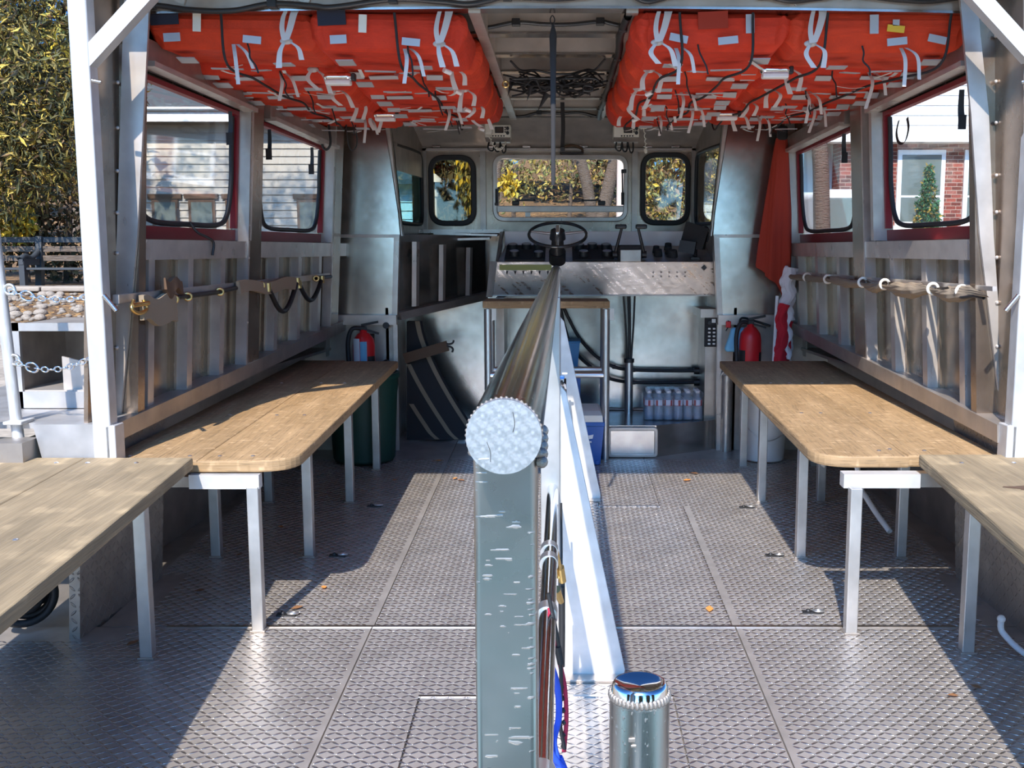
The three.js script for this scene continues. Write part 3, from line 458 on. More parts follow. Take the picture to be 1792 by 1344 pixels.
/* centre handrail */
{
  const t = thing('handrail', 'long polished pipe handrail down the middle of the deck, square posts and triangular braces', 'handrail', P(-0.03, 0, 2.5));
  const y0 = 1.140, y1 = 1.152;
  part(t, 'rail_pipe', rod(P(-0.034, y0, 0.606), P(-0.024, y1, 4.78), 0.0228, 0.0225, 48), M.railPipe);
  const cap = part(t, 'end_cap', flat(new THREE.CylinderGeometry(0.0225, 0.0228, 0.006, 48).rotateX(Math.PI / 2).translate(-0.034, y0, -0.603)), M.capDisc, { label: 'flat scratched end plate of the rail' });
  part(cap, 'scratch', tube([P(-0.0285, 1.155, 0.5998), P(-0.0275, 1.148, 0.5998), P(-0.0285, 1.143, 0.5998)], 0.00018, 20, 5), M.blackMat); part(cap, 'scratch', tube([P(-0.044, 1.137, 0.5998), P(-0.042, 1.131, 0.5998), P(-0.042, 1.125, 0.5998)], 0.00016, 20, 5), M.blackMat); part(cap, 'scratch', rod(P(-0.049, 1.1265, 0.5998), P(-0.043, 1.127, 0.5998), 0.00025, 0.00025, 6), M.white);
  const beads = []; for (let i = 0; i < 46; i++) { const a = i / 46 * Math.PI * 2; beads.push(new THREE.SphereGeometry(0.0011, 6, 5).translate(-0.034 + 0.0226 * Math.cos(a), y0 + 0.0226 * Math.sin(a), -0.6055)); } part(cap, 'weld_bead', merge(beads), M.alu, { kind: 'stuff' });
  part(t, 'black_cap', rod(P(-0.024, y1, 4.775), P(-0.024, y1, 4.84), 0.0245, 0.0245, 32), M.black);
  part(t, 'post', box(-0.0565, -0.0155, fl(0.66), 1.122, 0.645, 0.686, 0.005), M.post);
  const wb = []; for (let i = 0; i < 12; i++) wb.push(new THREE.SphereGeometry(0.0035, 8, 6).scale(1.3, 0.8, 1).translate(-0.055 + 0.0038 * i, 1.119 + 0.003 * Math.abs(i - 5.5) / 5.5, -0.643)); for (let i = 0; i < 5; i++) wb.push(new THREE.SphereGeometry(0.0042, 8, 6).translate(-0.0125, 1.115 + 0.004 * i, -0.648 - 0.006 * i)); part(t, 'post_weld', merge(wb), M.alu, { kind: 'stuff' });
  for (const [D, w] of [[2.66, 1], [4.40, 1]]) {
    part(t, 'post', box(-0.054, -0.003, fl(D), 1.128, D, D + 0.03, 0.003), M.aluLeg);
    const tri = new THREE.Shape(); tri.moveTo(-0.003, 0); tri.lineTo(0.17, 0); tri.lineTo(0.172, 0.02); tri.lineTo(0.012, 0.78); tri.lineTo(-0.003, 0.80); tri.closePath();
    const g = part(t, 'brace_plate', boxUV(new THREE.ExtrudeGeometry(tri, { depth: 0.008, bevelEnabled: true, bevelSize: 0.0015, bevelThickness: 0.0015, bevelSegments: 1 }).translate(0, fl(D), -D - 0.02)), M.aluWhite);
    part(g, 'foot_flange', box(-0.06, 0.172, fl(D), fl(D) + 0.008, D - 0.03, D + 0.01, 0.002), M.alu);
  }
  part(t, 'mid_rail', rod(P(-0.026, 0.615, 0.686), P(-0.022, 0.622, 2.66), 0.015, 0.015, 24), M.railPipe);
  part(t, 'mid_rail', rod(P(-0.022, 0.622, 2.69), P(-0.022, 0.64, 4.40), 0.015, 0.015, 24), M.railPipe);
  for (const D of [1.15, 1.72, 2.02, 2.1]) part(t, 'rail_sleeve', rod(P(-0.025, 0.617, D), P(-0.025, 0.617, D + 0.035), 0.019, 0.019, 24), M.steel);
}
/* what hangs on the rail */
{
  const b = thing('bungee_strap', 'black bungee strap with brass hook hanging from the mid rail before the aft brace', 'strap', P(0.0, 0.25, 2.3));
  part(b, 'webbing', tube([P(0.0, 0.62, 2.52), P(0.001, 0.5, 2.5), P(0.0, 0.44, 2.48)], 0.003, 20, 6), M.black); part(b, 'webbing', ribbon([P(0.001, 0.44, 2.47), P(0.002, 0.33, 2.46), P(0.001, 0.225, 2.46)], 0.017, new THREE.Vector3(1, 0, 0)).clone(), M.black);
  part(b, 'cord', tube([P(0.001, 0.42, 2.468), P(0.002, 0.33, 2.465), P(0.001, 0.215, 2.463)], 0.0085, 20, 8), M.black);
  part(b, 'hook', tube([P(-0.02, 0.62, 2.2), P(-0.014, 0.60, 2.22), P(-0.006, 0.56, 2.25), P(-0.002, 0.52, 2.28), P(-0.008, 0.50, 2.29), P(-0.012, 0.53, 2.27)], 0.004, 30, 8), M.brass);
  part(b, 'clasp', merge([rod(P(-0.002, 0.53, 2.28), P(0.003, 0.49, 2.3), 0.009), rod(P(-0.012, 0.47, 2.3), P(0.0, 0.43, 2.33), 0.011, 0.007)]), M.brass);
  const r = thing('rope', 'blue rope looped under the near end of the handrail', 'rope', P(-0.01, 0.3, 1.6));
  part(r, 'loop', tube([P(-0.03, 0.61, 1.55), P(-0.018, 0.6, 1.56), P(-0.006, 0.55, 1.58), P(-0.004, 0.49, 1.6), P(-0.012, 0.45, 1.6), P(-0.006, 0.42, 1.6), P(0.004, 0.405, 1.6), P(-0.016, 0.44, 1.58), P(-0.02, 0.5, 1.57)], 0.0055, 60, 8), M.ropeBlue);
  part(r, 'whipping', rod(P(-0.006, 0.42, 1.6), P(0.006, 0.39, 1.6), 0.009), M.ropeBlue);
  const k = thing('rope', 'red and black cord hanging from the near end of the handrail', 'rope', P(0.0, 0.35, 1.7));
  part(k, 'strand', tube([P(-0.02, 0.64, 1.7), P(-0.012, 0.60, 1.7), P(-0.004, 0.55, 1.7), P(0.006, 0.50, 1.7), P(0.009, 0.44, 1.7), P(0.005, 0.38, 1.7)], 0.004, 50, 8), M.ropeRed);
  part(k, 'strand', tube([P(-0.022, 0.67, 1.69), P(-0.010, 0.61, 1.69), P(-0.002, 0.56, 1.69), P(0.0, 0.50, 1.69), P(-0.002, 0.44, 1.69), P(0.006, 0.39, 1.69)], 0.0035, 50, 8), M.black);
  const knots = []; for (let i = 0; i < 6; i++) knots.push(new THREE.SphereGeometry(0.005, 8, 6).translate(0.004 + 0.002 * Math.sin(i), 0.39 + 0.022 * i, -1.7)); part(k, 'knot', merge(knots), M.black);
  part(k, 'snap_hook', rod(P(-0.006, 0.575, 1.69), P(0.0, 0.545, 1.69), 0.0065), M.black);
  const c = thing('cord_bundle', 'tangle of black and white cords hanging on the forward rail post', 'cord', P(0.02, 0.5, 4.3));
  const rr = rng(3); const mk = (n, m, r, x0, y0, h) => { for (let i = 0; i < n; i++) { const pts = []; for (let j = 0; j < 7; j++) pts.push(P(x0 + 0.02 * rr(), y0 - h * j / 6 + 0.02 * rr(), 4.3 - 0.05 * rr())); part(c, 'cord', tube(pts, r, 40, 6), m); } };
  mk(4, M.black, 0.005, 0.0, 0.70, 0.34); mk(3, M.whiteCloth, 0.0045, 0.0, 0.68, 0.22); part(c, 'cord', tube([P(0.004, 0.44, 4.25), P(0.016, 0.40, 4.25), P(0.018, 0.36, 4.25), P(0.008, 0.33, 4.25)], 0.007, 30, 8), M.yellow);
  part(c, 'cord', tube([P(0.02, 0.62, 4.28), P(0.032, 0.54, 4.28), P(0.034, 0.42, 4.28), P(0.034, 0.40, 4.28)], 0.004, 30, 6), M.cream); part(c, 'wire_hook', tube([P(0.03, 0.40, 4.28), P(0.028, 0.35, 4.28), P(0.036, 0.335, 4.28), P(0.042, 0.35, 4.28), P(0.042, 0.39, 4.28)], 0.0025, 30, 6), M.black);
  part(c, 'tag', box(-0.006, 0.014, 0.715, 0.73, 4.25, 4.262, 0.004), M.blue); part(c, 'tag', box(0.004, 0.026, 0.735, 0.742, 4.25, 4.262, 0.002), M.whiteCloth);
}
/* short round post with a dished top, near the camera */
{
  const x = 0.0665, D = 0.83, yt = 0.888, t = thing('pipe_post', 'short upright aluminium pipe with welded dished cap, right of the handrail end', 'post', P(x, fl(D), D));
  part(t, 'pipe', lathe([[0.0255, fl(D)], [0.0255, yt - 0.016], [0.0252, yt - 0.012]], x, 0, D, 40), M.post);
  const b = []; for (let i = 0; i < 40; i++) { const a = i / 40 * Math.PI * 2; b.push(new THREE.SphereGeometry(0.0024, 7, 6).scale(1, 1.6, 1).translate(x + 0.0246 * Math.cos(a), yt - 0.011, -D + 0.0246 * Math.sin(a))); } part(t, 'weld_bead', merge(b), M.alu, { kind: 'stuff' });
  part(t, 'cap', lathe([[0.0252, yt - 0.012], [0.0235, yt - 0.003], [0.0215, yt], [0.0205, yt - 0.0005], [0.014, yt - 0.003], [0.0001, yt - 0.004]], x, 0, D, 40), M.chrome);
  part(t, 'paint_smudge', merge([box(x - 0.011, x - 0.005, 0.846, 0.850, D - 0.0258, D - 0.024, 0.0009), box(x - 0.009, x - 0.004, 0.8415, 0.844, D - 0.0258, D - 0.024, 0.0009)]), M.alu);
}

/* life jackets in the overhead racks */
function bottomDrop(u, t) { const k = Math.min(1, Math.abs(2 * t)); return -0.026 * (1 - k * k) + 0.030 * k ** 5 - 0.010 * Math.cos(Math.PI * Math.max(-0.5, Math.min(0.5, u))) + 0.014 * Math.abs(2 * u) ** 6; }
function jacketGeo(w, h, d, seed) {
  const g = new RoundedBoxGeometry(w, h, d, 9, 0.05), p = g.attributes.position, v = new THREE.Vector3(); const q = rng(seed), o = q() * 10, tw = 0.05 * (q() - 0.5);
  for (let i = 0; i < p.count; i++) {
    v.fromBufferAttribute(p, i); const u = v.x / w, t = v.z / d, low = v.y < 0 ? 1 : 0.15;
    const fold = 0.016 * Math.exp(-(((v.x + w * 0.22 + 0.02 * Math.sin(20 * t + o)) / 0.012) ** 2)) + 0.014 * Math.exp(-(((v.x - w * 0.2 - 0.015 * Math.sin(17 * t + o)) / 0.010) ** 2));
    const wr = 0.004 * Math.sin(6 * u + 3 * t + 2 * o) + 0.003 * Math.sin(31 * u + 9 * t + o) + 0.003 * Math.sin(57 * t + 21 * u + 2 * o) + 0.003 * Math.sin(83 * u - 47 * t);
    p.setY(i, v.y + low * (bottomDrop(u, t) + fold + tw * v.x) + wr); p.setZ(i, v.z + 0.012 * Math.sin(13 * u + o) + 0.006 * Math.sin(40 * u) - (t > 0.3 ? 0.7 * fold : 0)); p.setX(i, v.x + 0.010 * Math.sin(9 * t + o) + 0.004 * Math.sin(50 * t));
  }
  g.computeVertexNormals(); return flat(g);
}
const ords = ['first', 'second', 'third', 'fourth', 'fifth'], XS = new THREE.Vector3(1, 0, 0), ZS = new THREE.Vector3(0, 0, 1);
for (const s of [-1, 1]) for (let col = 0; col < 2; col++) for (let row = 0; row < 5; row++) {
  const q = rng(1000 + (s + 1) * 100 + col * 20 + row * 3), D0 = 3.225 + 0.352 * row, d = 0.362, lo = 1.848 - 0.012 * Math.min(row, 2) + 0.012 * q() + (row === 0 ? 0.006 : 0);
  let xa, xb; if (s < 0) [xa, xb] = col ? [-0.752, -0.278 - 0.008 * q()] : [-1.262 + 0.012 * row, -0.748]; else [xa, xb] = col ? [0.228 + 0.008 * q(), 0.70] : [0.696, 1.245 - 0.006 * row];
  const w = xb - xa + 0.02, h = 1.965 - lo, cx = (xa + xb) / 2, Dc = D0 + d / 2;
  const t = thing('life_jacket', `orange life jacket, ${s < 0 ? 'left' : 'right'} overhead rack, ${col ? 'inner' : 'outer'} column, ${ords[row]} row from aft`, 'life jacket', P(cx, lo, Dc), `life jackets in the ${s < 0 ? 'left' : 'right'} overhead rack`);
  part(t, 'foam_panel', jacketGeo(w, h, d, 50 + row * 7 + col + (s > 0 ? 31 : 0)).translate(cx, lo + h / 2, -Dc), (row + col) % 2 ? M.jacketB : M.jacket);
  const bot = (x, D) => lo + bottomDrop((x - cx) / w, (D - Dc) / d) - 0.001, yb = lo - 0.026, mir = s < 0 ? 1 : -1, X = (f) => (s < 0 ? xa + f * (xb - xa) : xb - f * (xb - xa));
  const flatPatch = (f, D, w2, d2, turn, dy = 0) => part(t, 'reflective_patch', boxUV(new THREE.BoxGeometry(w2, 0.003, d2).rotateX(Math.atan((bot(X(f), D - 0.01) - bot(X(f), D + 0.01)) / 0.02) * -1).rotateY(turn).translate(X(f), bot(X(f), D) + 0.001, -D)), M.patch);
  const f0 = 0.10 + 0.05 * q(); 
  if (row === 0) { // face patches on the aft end: the label and reflective tape
    const yF = (k) => lo + k * h, zF = D0 - 0.012;
    const fp = (f, k, w2, h2, m, name, turn = 0) => part(t, name, boxUV(new THREE.BoxGeometry(w2, h2, 0.004).rotateZ(turn).translate(X(f), yF(k), -zF)), m);
    if (s < 0) { fp(0.13, 0.80, 0.085, 0.045, M.navy, 'name_patch', 0.05); fp(col ? 0.33 : 0.32, 0.64, 0.024, 0.052, M.cream, 'paper_tag', -0.05); fp(0.17, 0.22, 0.05, 0.025, M.patch, 'reflective_patch', 0.05); fp(0.64, 0.15, 0.055, 0.022, M.patch, 'reflective_patch', -0.1); }
    else { fp(col ? 0.28 : 0.55, 0.62, 0.026, 0.055, M.patch, 'paper_tag', 0.03); fp(col ? 0.74 : 0.2, 0.22, 0.055, 0.022, M.patch, 'reflective_patch', -0.2); fp(0.42, 0.16, 0.06, 0.022, M.patch, 'reflective_patch', 0.1); if (!col) { fp(0.43, 0.50, 0.052, 0.02, M.yellow, 'orange_whistle', -0.1); fp(0.43, 0.66, 0.02, 0.018, M.patch, 'paper_tag'); } else fp(0.52, 0.72, 0.09, 0.05, M.redCloth, 'faded_print', 0.05); }
  } else { const tl = (f, w2, h2, turn) => part(t, 'reflective_patch', boxUV(new THREE.BoxGeometry(w2, 0.003, h2).rotateX(Math.atan((bot(X(f), D0 + 0.025) - bot(X(f), D0 + 0.055)) / 0.03) * -1).rotateY(turn).translate(X(f), bot(X(f), D0 + 0.04) + 0.001, -(D0 + 0.04))), M.patch); tl(f0, 0.05, 0.034, 0.1 * (q() - 0.5)); tl(0.62 + 0.1 * q(), 0.055, 0.026, 0.2 * (q() - 0.5)); tl(0.30 + 0.08 * q(), 0.10, 0.018, -0.12 * mir); }
  flatPatch(f0 + 0.04, D0 + 0.10, 0.055, 0.05, 0.1 * (q() - 0.5)); flatPatch(0.66 + 0.1 * q(), D0 + 0.14, 0.06, 0.04, 0.2 * (q() - 0.5)); flatPatch(0.36, D0 + 0.2, 0.10, 0.022, 0.15 * mir, -0.004); flatPatch(0.55, D0 + 0.24, 0.06, 0.03, -0.3 * mir, -0.006);
  // white webbing: two tapes down the aft end, a knot and loose tails
  const sf = 0.86 + 0.04 * (q() - 0.5), tw = (pts, w2, sd = XS) => part(t, 'strap', ribbon(pts, w2, sd), M.strap), zf = D0 - 0.016, Xs = X(sf);
  if (row === 0) { tw([P(Xs - 0.006, 1.96, zf), P(Xs - 0.012, lo + 0.08, zf - 0.006), P(Xs - 0.016, lo + 0.045, zf - 0.012), P(Xs - 0.010, lo + 0.01, zf - 0.012)], [0.012, 0.016]); tw([P(Xs + 0.022, 1.96, zf), P(Xs + 0.020, lo + 0.09, zf - 0.006), P(Xs + 0.008, lo + 0.045, zf - 0.012), P(Xs - 0.004, lo + 0.012, zf - 0.012)], [0.024, 0.018]); }
  const kn = part(t, 'strap_knot', flat(new THREE.SphereGeometry(0.013, 12, 8).scale(1.5, 0.8, 0.8).translate(Xs - 0.01, lo + 0.012, -(D0 - 0.006))), M.strap);
  tw([P(Xs - 0.012, lo + 0.01, D0 - 0.016), P(Xs - 0.02 + 0.03 * (q() - 0.5), lo - 0.02, D0 - 0.02), P(Xs - 0.014 + 0.05 * (q() - 0.5), lo - 0.045 - 0.03 * q(), D0 - 0.012)], [0.011, 0.019], new THREE.Vector3(1, 0, 0.3 * (q() - 0.5)));
  tw([P(Xs + 0.005, lo + 0.008, D0 - 0.014), P(Xs + 0.03, lo - 0.012, D0 - 0.02), P(Xs + 0.03 + 0.04 * (q() - 0.5), lo - 0.038 - 0.03 * q(), D0 - 0.008)], [0.010, 0.017], new THREE.Vector3(1, 0, 0.4 * (q() - 0.5)));
  for (let k = 0; k < 3; k++) { const fx = X(0.2 + 0.6 * q()), a = q() * 6.28, L = 0.05 + 0.05 * q(), dx = Math.cos(a) * L, dz = Math.sin(a) * L * 0.6, D = D0 + 0.08 + 0.2 * q(); tw([P(fx, bot(fx, D), D), P(fx + dx * 0.5, bot(fx + dx * 0.5, D + dz * 0.5) - 0.008, D + dz * 0.5), P(fx + dx, bot(fx + dx, D + dz) - 0.006 - 0.012 * q(), D + dz)], 0.011 + 0.006 * q(), new THREE.Vector3(-dz, 0, -dx)); }
  if (q() > 0.35) { const fx = X(0.3 + 0.5 * q()), D = D0 + 0.03; tw([P(fx, lo + 0.01, D), P(fx + 0.01, lo - 0.03, D - 0.02), P(fx + 0.03 * (q() - 0.5), lo - 0.085 - 0.035 * q(), D - 0.01)], 0.012); tw([P(fx + 0.012, lo + 0.01, D), P(fx + 0.045, lo - 0.02, D - 0.02), P(fx + 0.06, lo - 0.06 - 0.03 * q(), D - 0.008)], 0.011); }
  const cx2 = X(0.60), pc = []; for (let i = 0; i < 5; i++) pc.push(P(cx2 + 0.012 * (q() - 0.5) + 0.006 * i, lo + 0.01 - 0.022 * i, D0 + 0.01 + 0.01 * q())); part(t, 'whistle_cord', tube(pc, 0.0028, 24, 6), M.blackMat);
  if (col && q() > 0.4) part(t, 'white_whistle', rod(P(X(0.8), yb - 0.004, D0 + 0.2), P(X(0.84), yb - 0.01, D0 + 0.22), 0.008), M.white);
}
/* retaining cords under the jackets */
for (const [i, x, dx] of [[0, -1.02, 0.02], [1, -0.50, 0.05], [2, 0.355, -0.06], [3, 0.575, -0.09], [4, 0.80, -0.10], [5, 1.17, -0.22]]) {
  const pts = [P(x, 1.955, 3.2)]; for (let k = 0; k <= 8; k++) pts.push(P(x + dx * Math.sqrt(k / 8) + 0.012 * Math.sin(k * 2.1 + i), 1.812 - 0.008 * (k % 2), 3.24 + k * 0.21)); pts.push(P(x + dx, 1.95, 5.04));
  const names = ['outer left', 'inner left', 'innermost right', 'second right', 'third right', 'outermost right'];
  single('retaining_cord', `thin black cord running fore and aft under the jackets, ${names[i]} one`, 'cord', tube(pts, 0.0042, 90, 6), M.blackMat);
}
/* small chrome lamps under the racks (unlit) */
for (const [x, D, y, lab] of [[-0.742, 3.53, 1.820, 'small chrome lamp under the left rack, nearer the aft end'], [-0.742, 4.45, 1.814, 'small chrome lamp under the left rack, farther forward'], [0.69, 3.42, 1.824, 'small chrome lamp under the right rack, nearer the aft end'], [0.695, 4.42, 1.814, 'small chrome lamp under the right rack, farther forward']]) {
  const t = thing('cabin_lamp', lab, 'lamp', P(x, y - 0.03, D), 'small chrome lamps under the racks');
  part(t, 'housing', flat(new THREE.CapsuleGeometry(0.017, 0.065, 6, 16).rotateZ(Math.PI / 2).scale(1, 0.9, 1.2).translate(x, y, -D)), M.chrome); part(t, 'lens', box(x - 0.042, x + 0.042, y - 0.026, y - 0.010, D - 0.019, D + 0.02, 0.005), M.white); part(t, 'base', box(x + 0.044, x + 0.058, y - 0.012, y + 0.012, D - 0.014, D + 0.014, 0.004), M.black);
}
/* electric cables tied along the beams */
function cable(label, pts, r, clips) {
  const c = thing('electric_cable', label, 'cable', pts[0].clone()); part(c, 'cable_sheath', tube(pts, r, pts.length * 10, 8), M.black);
  for (const q of clips) part(c, 'clip', box(q.x - 0.014, q.x + 0.014, q.y - 0.012, q.y + 0.012, -q.z - 0.012, -q.z + 0.012, 0.003), M.black);
}
{
  const D = 3.182, pts = [], cl = []; const knots = [[-1.33, 1.965], [-1.22, 1.972], [-1.10, 1.958], [-0.98, 1.956], [-0.86, 1.976], [-0.74, 1.97], [-0.68, 1.966], [-0.5, 1.988], [-0.36, 1.982], [-0.28, 1.975], [-0.22, 1.984], [-0.16, 1.996], [-0.02, 1.99], [0.1, 2.0], [0.19, 2.006], [0.24, 1.986], [0.27, 1.984], [0.36, 2.004], [0.5, 2.002], [0.6, 2.0], [0.68, 1.984], [0.76, 1.992], [0.86, 2.002], [1.0, 1.988], [1.1, 1.984], [1.22, 1.998], [1.32, 1.992]];
  knots.forEach(([x, y]) => pts.push(P(x, y, D))); for (const i of [1, 4, 7, 11, 14, 17, 19, 22, 25]) cl.push(pts[i]);
  cable('thick black cable waving along the aftmost roof beam above the jackets', pts, 0.0085, cl);
  cable('black cable along the second roof beam in the open middle strip', [[-0.285, 1.985], [-0.24, 1.984], [-0.15, 2.0], [-0.05, 1.994], [0.03, 1.994], [0.13, 2.003], [0.16, 1.998], [0.22, 1.985], [0.235, 1.987]].map(([x, y]) => P(x, y, 3.55)), 0.007, [P(-0.15, 2.0, 3.55), P(0.13, 2.003, 3.55)]);
  cable('black cable along the foremost roof beam above the helm', [[-0.27, 1.965], [-0.2, 1.97], [-0.12, 1.988], [0, 1.985], [0.1, 1.988], [0.2, 1.966]].map(([x, y]) => P(x, y, 5.73)), 0.008, [P(-0.12, 1.988, 5.73)]);
  const rr = rng(5), cp = []; for (let k = 0; k < 16; k++) cp.push(P(0.195 + 0.012 * rr(), 1.945 + 0.012 * rr(), 3.25 + k * 0.16)); cable('thick black wiring loom along the right roof rail', cp, 0.013, cp.filter((_, i) => i % 3 === 1));
}
/* long black webbing hanging from the roof */
{
  const t = thing('hanging_strap', 'long black rolled strap hanging from the roof in the middle of the cabin', 'strap', P(-0.03, 1.45, 3.3));
  part(t, 'strap_body', flat(new THREE.LatheGeometry([[0.0001, 1.45], [0.006, 1.452], [0.0075, 1.49], [0.007, 1.6], [0.0085, 1.7], [0.010, 1.82], [0.0105, 1.87], [0.012, 1.905], [0.008, 1.925], [0.003, 1.94]].map(([r, y]) => new THREE.Vector2(r, y)), 14).scale(1, 1, 0.7).translate(-0.025, 0, -3.3)), M.blackMat);
  part(t, 'loop', tube([P(-0.027, 1.938, 3.3), P(-0.034, 1.955, 3.3), P(-0.027, 1.968, 3.3), P(-0.020, 1.955, 3.3)], 0.002, 30, 6, true), M.black);
  const u = thing('hanging_strap', 'short thin dark strap hanging behind the long one before the windscreen', 'strap', P(0.01, 1.7, 5.2)); part(u, 'strap_body', ribbon([P(0.006, 1.97, 5.2), P(0.01, 1.85, 5.2), P(0.006, 1.74, 5.2)], 0.02, XS), M.blackMat); part(u, 'buckle', box(-0.004, 0.018, 1.73, 1.755, 5.19, 5.2, 0.003), M.black);
}
/* cargo net bundled under the roof */
{
  const t = thing('cargo_net', 'bundle of black elastic cargo net slung under the middle of the roof', 'net', P(-0.03, 1.85, 4.2)), rr = rng(21);
  const cords = []; for (let i = 0; i < 22; i++) { const pts = [], y0 = 1.885 + 0.045 * rr(), a = -0.21 + 0.08 * rr(), b = 0.10 + 0.08 * rr(); for (let j = 0; j < 7; j++) pts.push(P(a + (b - a) * j / 6 + 0.03 * (rr() - 0.5), y0 + 0.045 * (rr() - 0.5) - 0.012 * Math.sin(j / 6 * 3.14), 4.05 + 0.3 * rr())); cords.push(tube(pts, 0.0038, 40, 5)); }
  part(t, 'net_mesh', merge(cords), M.blackMat, { kind: 'stuff' });
  part(t, 'edge_cord', tube([P(-0.19, 1.955, 4.0), P(-0.155, 1.93, 4.05), P(-0.10, 1.938, 4.1), P(-0.03, 1.925, 4.1), P(0.04, 1.925, 4.1), P(0.10, 1.94, 4.1), P(0.13, 1.932, 4.05), P(0.165, 1.962, 4.0)], 0.0045, 60, 6), M.black);
  part(t, 'edge_cord', tube([P(-0.19, 1.905, 4.1), P(-0.1, 1.908, 4.1), P(0, 1.906, 4.1), P(0.12, 1.908, 4.1), P(0.16, 1.885, 4.1)], 0.0055, 50, 6), M.black);
  for (const [x, y] of [[-0.125, 1.86], [0.0, 1.875], [-0.2, 1.88]]) part(t, 'tail', flat(new THREE.ConeGeometry(0.012, 0.07, 8).rotateX(Math.PI).rotateZ(-0.3).translate(x, y, -4.15)), M.blackMat);
  part(t, 'tail', flat(new THREE.ConeGeometry(0.013, 0.08, 8).rotateX(Math.PI).rotateZ(-0.5).translate(-0.075, 1.83, -4.2)), M.blackMat); part(t, 'carabiner', tube([P(0.09, 1.88, 4.1), P(0.12, 1.876, 4.1), P(0.12, 1.862, 4.1), P(0.09, 1.862, 4.1)], 0.005, 30, 6, true), M.black); part(t, 'brass_ring', flat(ring(0.011, 0.004).translate(-0.215, 1.885, -4.1)), M.brass);
}

/* helm console */
{
  const t = thing('helm_console', 'brushed aluminium helm console with gauges, label tape and small holes', 'console', P(0.23, 1.0, 5.5));
  const fp = part(t, 'face_panel', hex([P(-0.335, 1.186, 5.44), P(0.797, 1.186, 5.44), P(0.815, 1.01, 5.47), P(-0.365, 1.01, 5.47), P(-0.335, 1.186, 5.46), P(0.797, 1.186, 5.46), P(0.815, 1.01, 5.49), P(-0.365, 1.01, 5.49)]), M.brushed);
  part(fp, 'bottom_lip', hex([P(-0.365, 1.006, 5.465), P(0.815, 1.006, 5.465), P(0.815, 1.013, 5.465), P(-0.365, 1.013, 5.465), P(-0.33, 1.006, 5.73), P(0.80, 1.006, 5.73), P(0.80, 1.013, 5.73), P(-0.33, 1.013, 5.73)]), M.alu);
  part(fp, 'side_flange', hex([P(-0.375, 1.19, 5.47), P(-0.335, 1.19, 5.43), P(-0.365, 1.0, 5.46), P(-0.40, 1.0, 5.5), P(-0.375, 1.19, 5.49), P(-0.335, 1.19, 5.45), P(-0.365, 1.0, 5.48), P(-0.40, 1.0, 5.52)]), M.aluRib);
  part(t, 'label_tape', hex([P(-0.325, 1.172, 5.4405), P(-0.05, 1.172, 5.4405), P(-0.05, 1.143, 5.4455), P(-0.325, 1.143, 5.4455), P(-0.325, 1.172, 5.442), P(-0.05, 1.172, 5.442), P(-0.05, 1.143, 5.447), P(-0.325, 1.143, 5.447)]), M.tape, { label: 'greenish label tape' });
  for (let i = 0; i < 6; i++) part(t, 'toggle', flat(new THREE.ConeGeometry(0.006, 0.02, 8).rotateX(Math.PI).translate(-0.285 + 0.043 * i, 1.128, -5.443)), M.black);
  for (let i = 0; i < 5; i++) for (let j = 0; j < 2; j++) part(t, 'bolt', flat(new THREE.SphereGeometry(0.005, 8, 6).translate(0.485 + 0.042 * i, 1.132 - 0.022 * j, -(5.448 + 0.004 * j))), M.alu);
  part(t, 'knob', flat(new THREE.CylinderGeometry(0.012, 0.016, 0.02, 4).rotateX(Math.PI / 2).rotateZ(Math.PI / 4).rotateZ(Math.PI / 4).translate(0.752, 1.156, -5.435)), M.black);
  const ds = part(t, 'dash_slope', hex([P(-0.335, 1.184, 5.44), P(0.797, 1.184, 5.44), P(0.80, 1.272, 5.77), P(-0.31, 1.272, 5.77), P(-0.335, 1.17, 5.45), P(0.797, 1.17, 5.45), P(0.80, 1.258, 5.78), P(-0.31, 1.258, 5.78)]), M.alu);
  const on = (x, k, up = 0) => P(x, 1.184 + 0.088 * k + up, 5.44 + 0.33 * k);
  const patchOn = (x0, x1, k0, k1, th) => hex([on(x0, k0), on(x1, k0), on(x1, k1), on(x0, k1), on(x0, k0, th), on(x1, k0, th), on(x1, k1, th), on(x0, k1, th)]);
  const tilt = new THREE.Quaternion().setFromAxisAngle(XS, Math.atan(0.088 / 0.33));
  for (const [x0, x1, list] of [[-0.30, -0.085, [[-0.265, 0.72], [-0.19, 0.74], [-0.125, 0.72], [-0.25, 0.3], [-0.12, 0.26]]], [0.06, 0.28, [[0.10, 0.72], [0.17, 0.76], [0.245, 0.72], [0.12, 0.3], [0.245, 0.3]]]]) {
    const gp = part(t, 'gauge_panel', patchOn(x0, x1, 0.08, 0.95, 0.008), M.blackMat);
    for (const [x, k] of list) { const c = on(x, k, 0.02); part(gp, 'gauge', flat(new THREE.CylinderGeometry(0.026, 0.028, 0.026, 24).applyQuaternion(tilt).translate(c.x, c.y, c.z)), M.black); const d = on(x, k, 0.034); part(gp, 'gauge_glass', flat(new THREE.CylinderGeometry(0.023, 0.023, 0.003, 24).applyQuaternion(tilt).translate(d.x, d.y, d.z)), M.gauge); }
  }
  part(t, 'white_back', box(-0.315, 0.80, 1.262, 1.352, 5.775, 5.80, 0.004), M.whiteFoam); part(t, 'dash_top', box(-0.33, 0.80, 1.340, 1.352, 5.80, 6.08), M.alu);
  part(t, 'end_cheek', hex([P(-0.345, 1.01, 5.48), P(-0.335, 1.186, 5.44), P(-0.315, 1.352, 5.79), P(-0.34, 1.352, 5.95), P(-0.355, 1.01, 5.49), P(-0.345, 1.186, 5.45), P(-0.325, 1.352, 5.80), P(-0.35, 1.352, 5.96)]), M.alu);
  part(t, 'end_cheek', box(0.80, 0.815, 1.01, 1.35, 5.47, 5.9), M.alu);
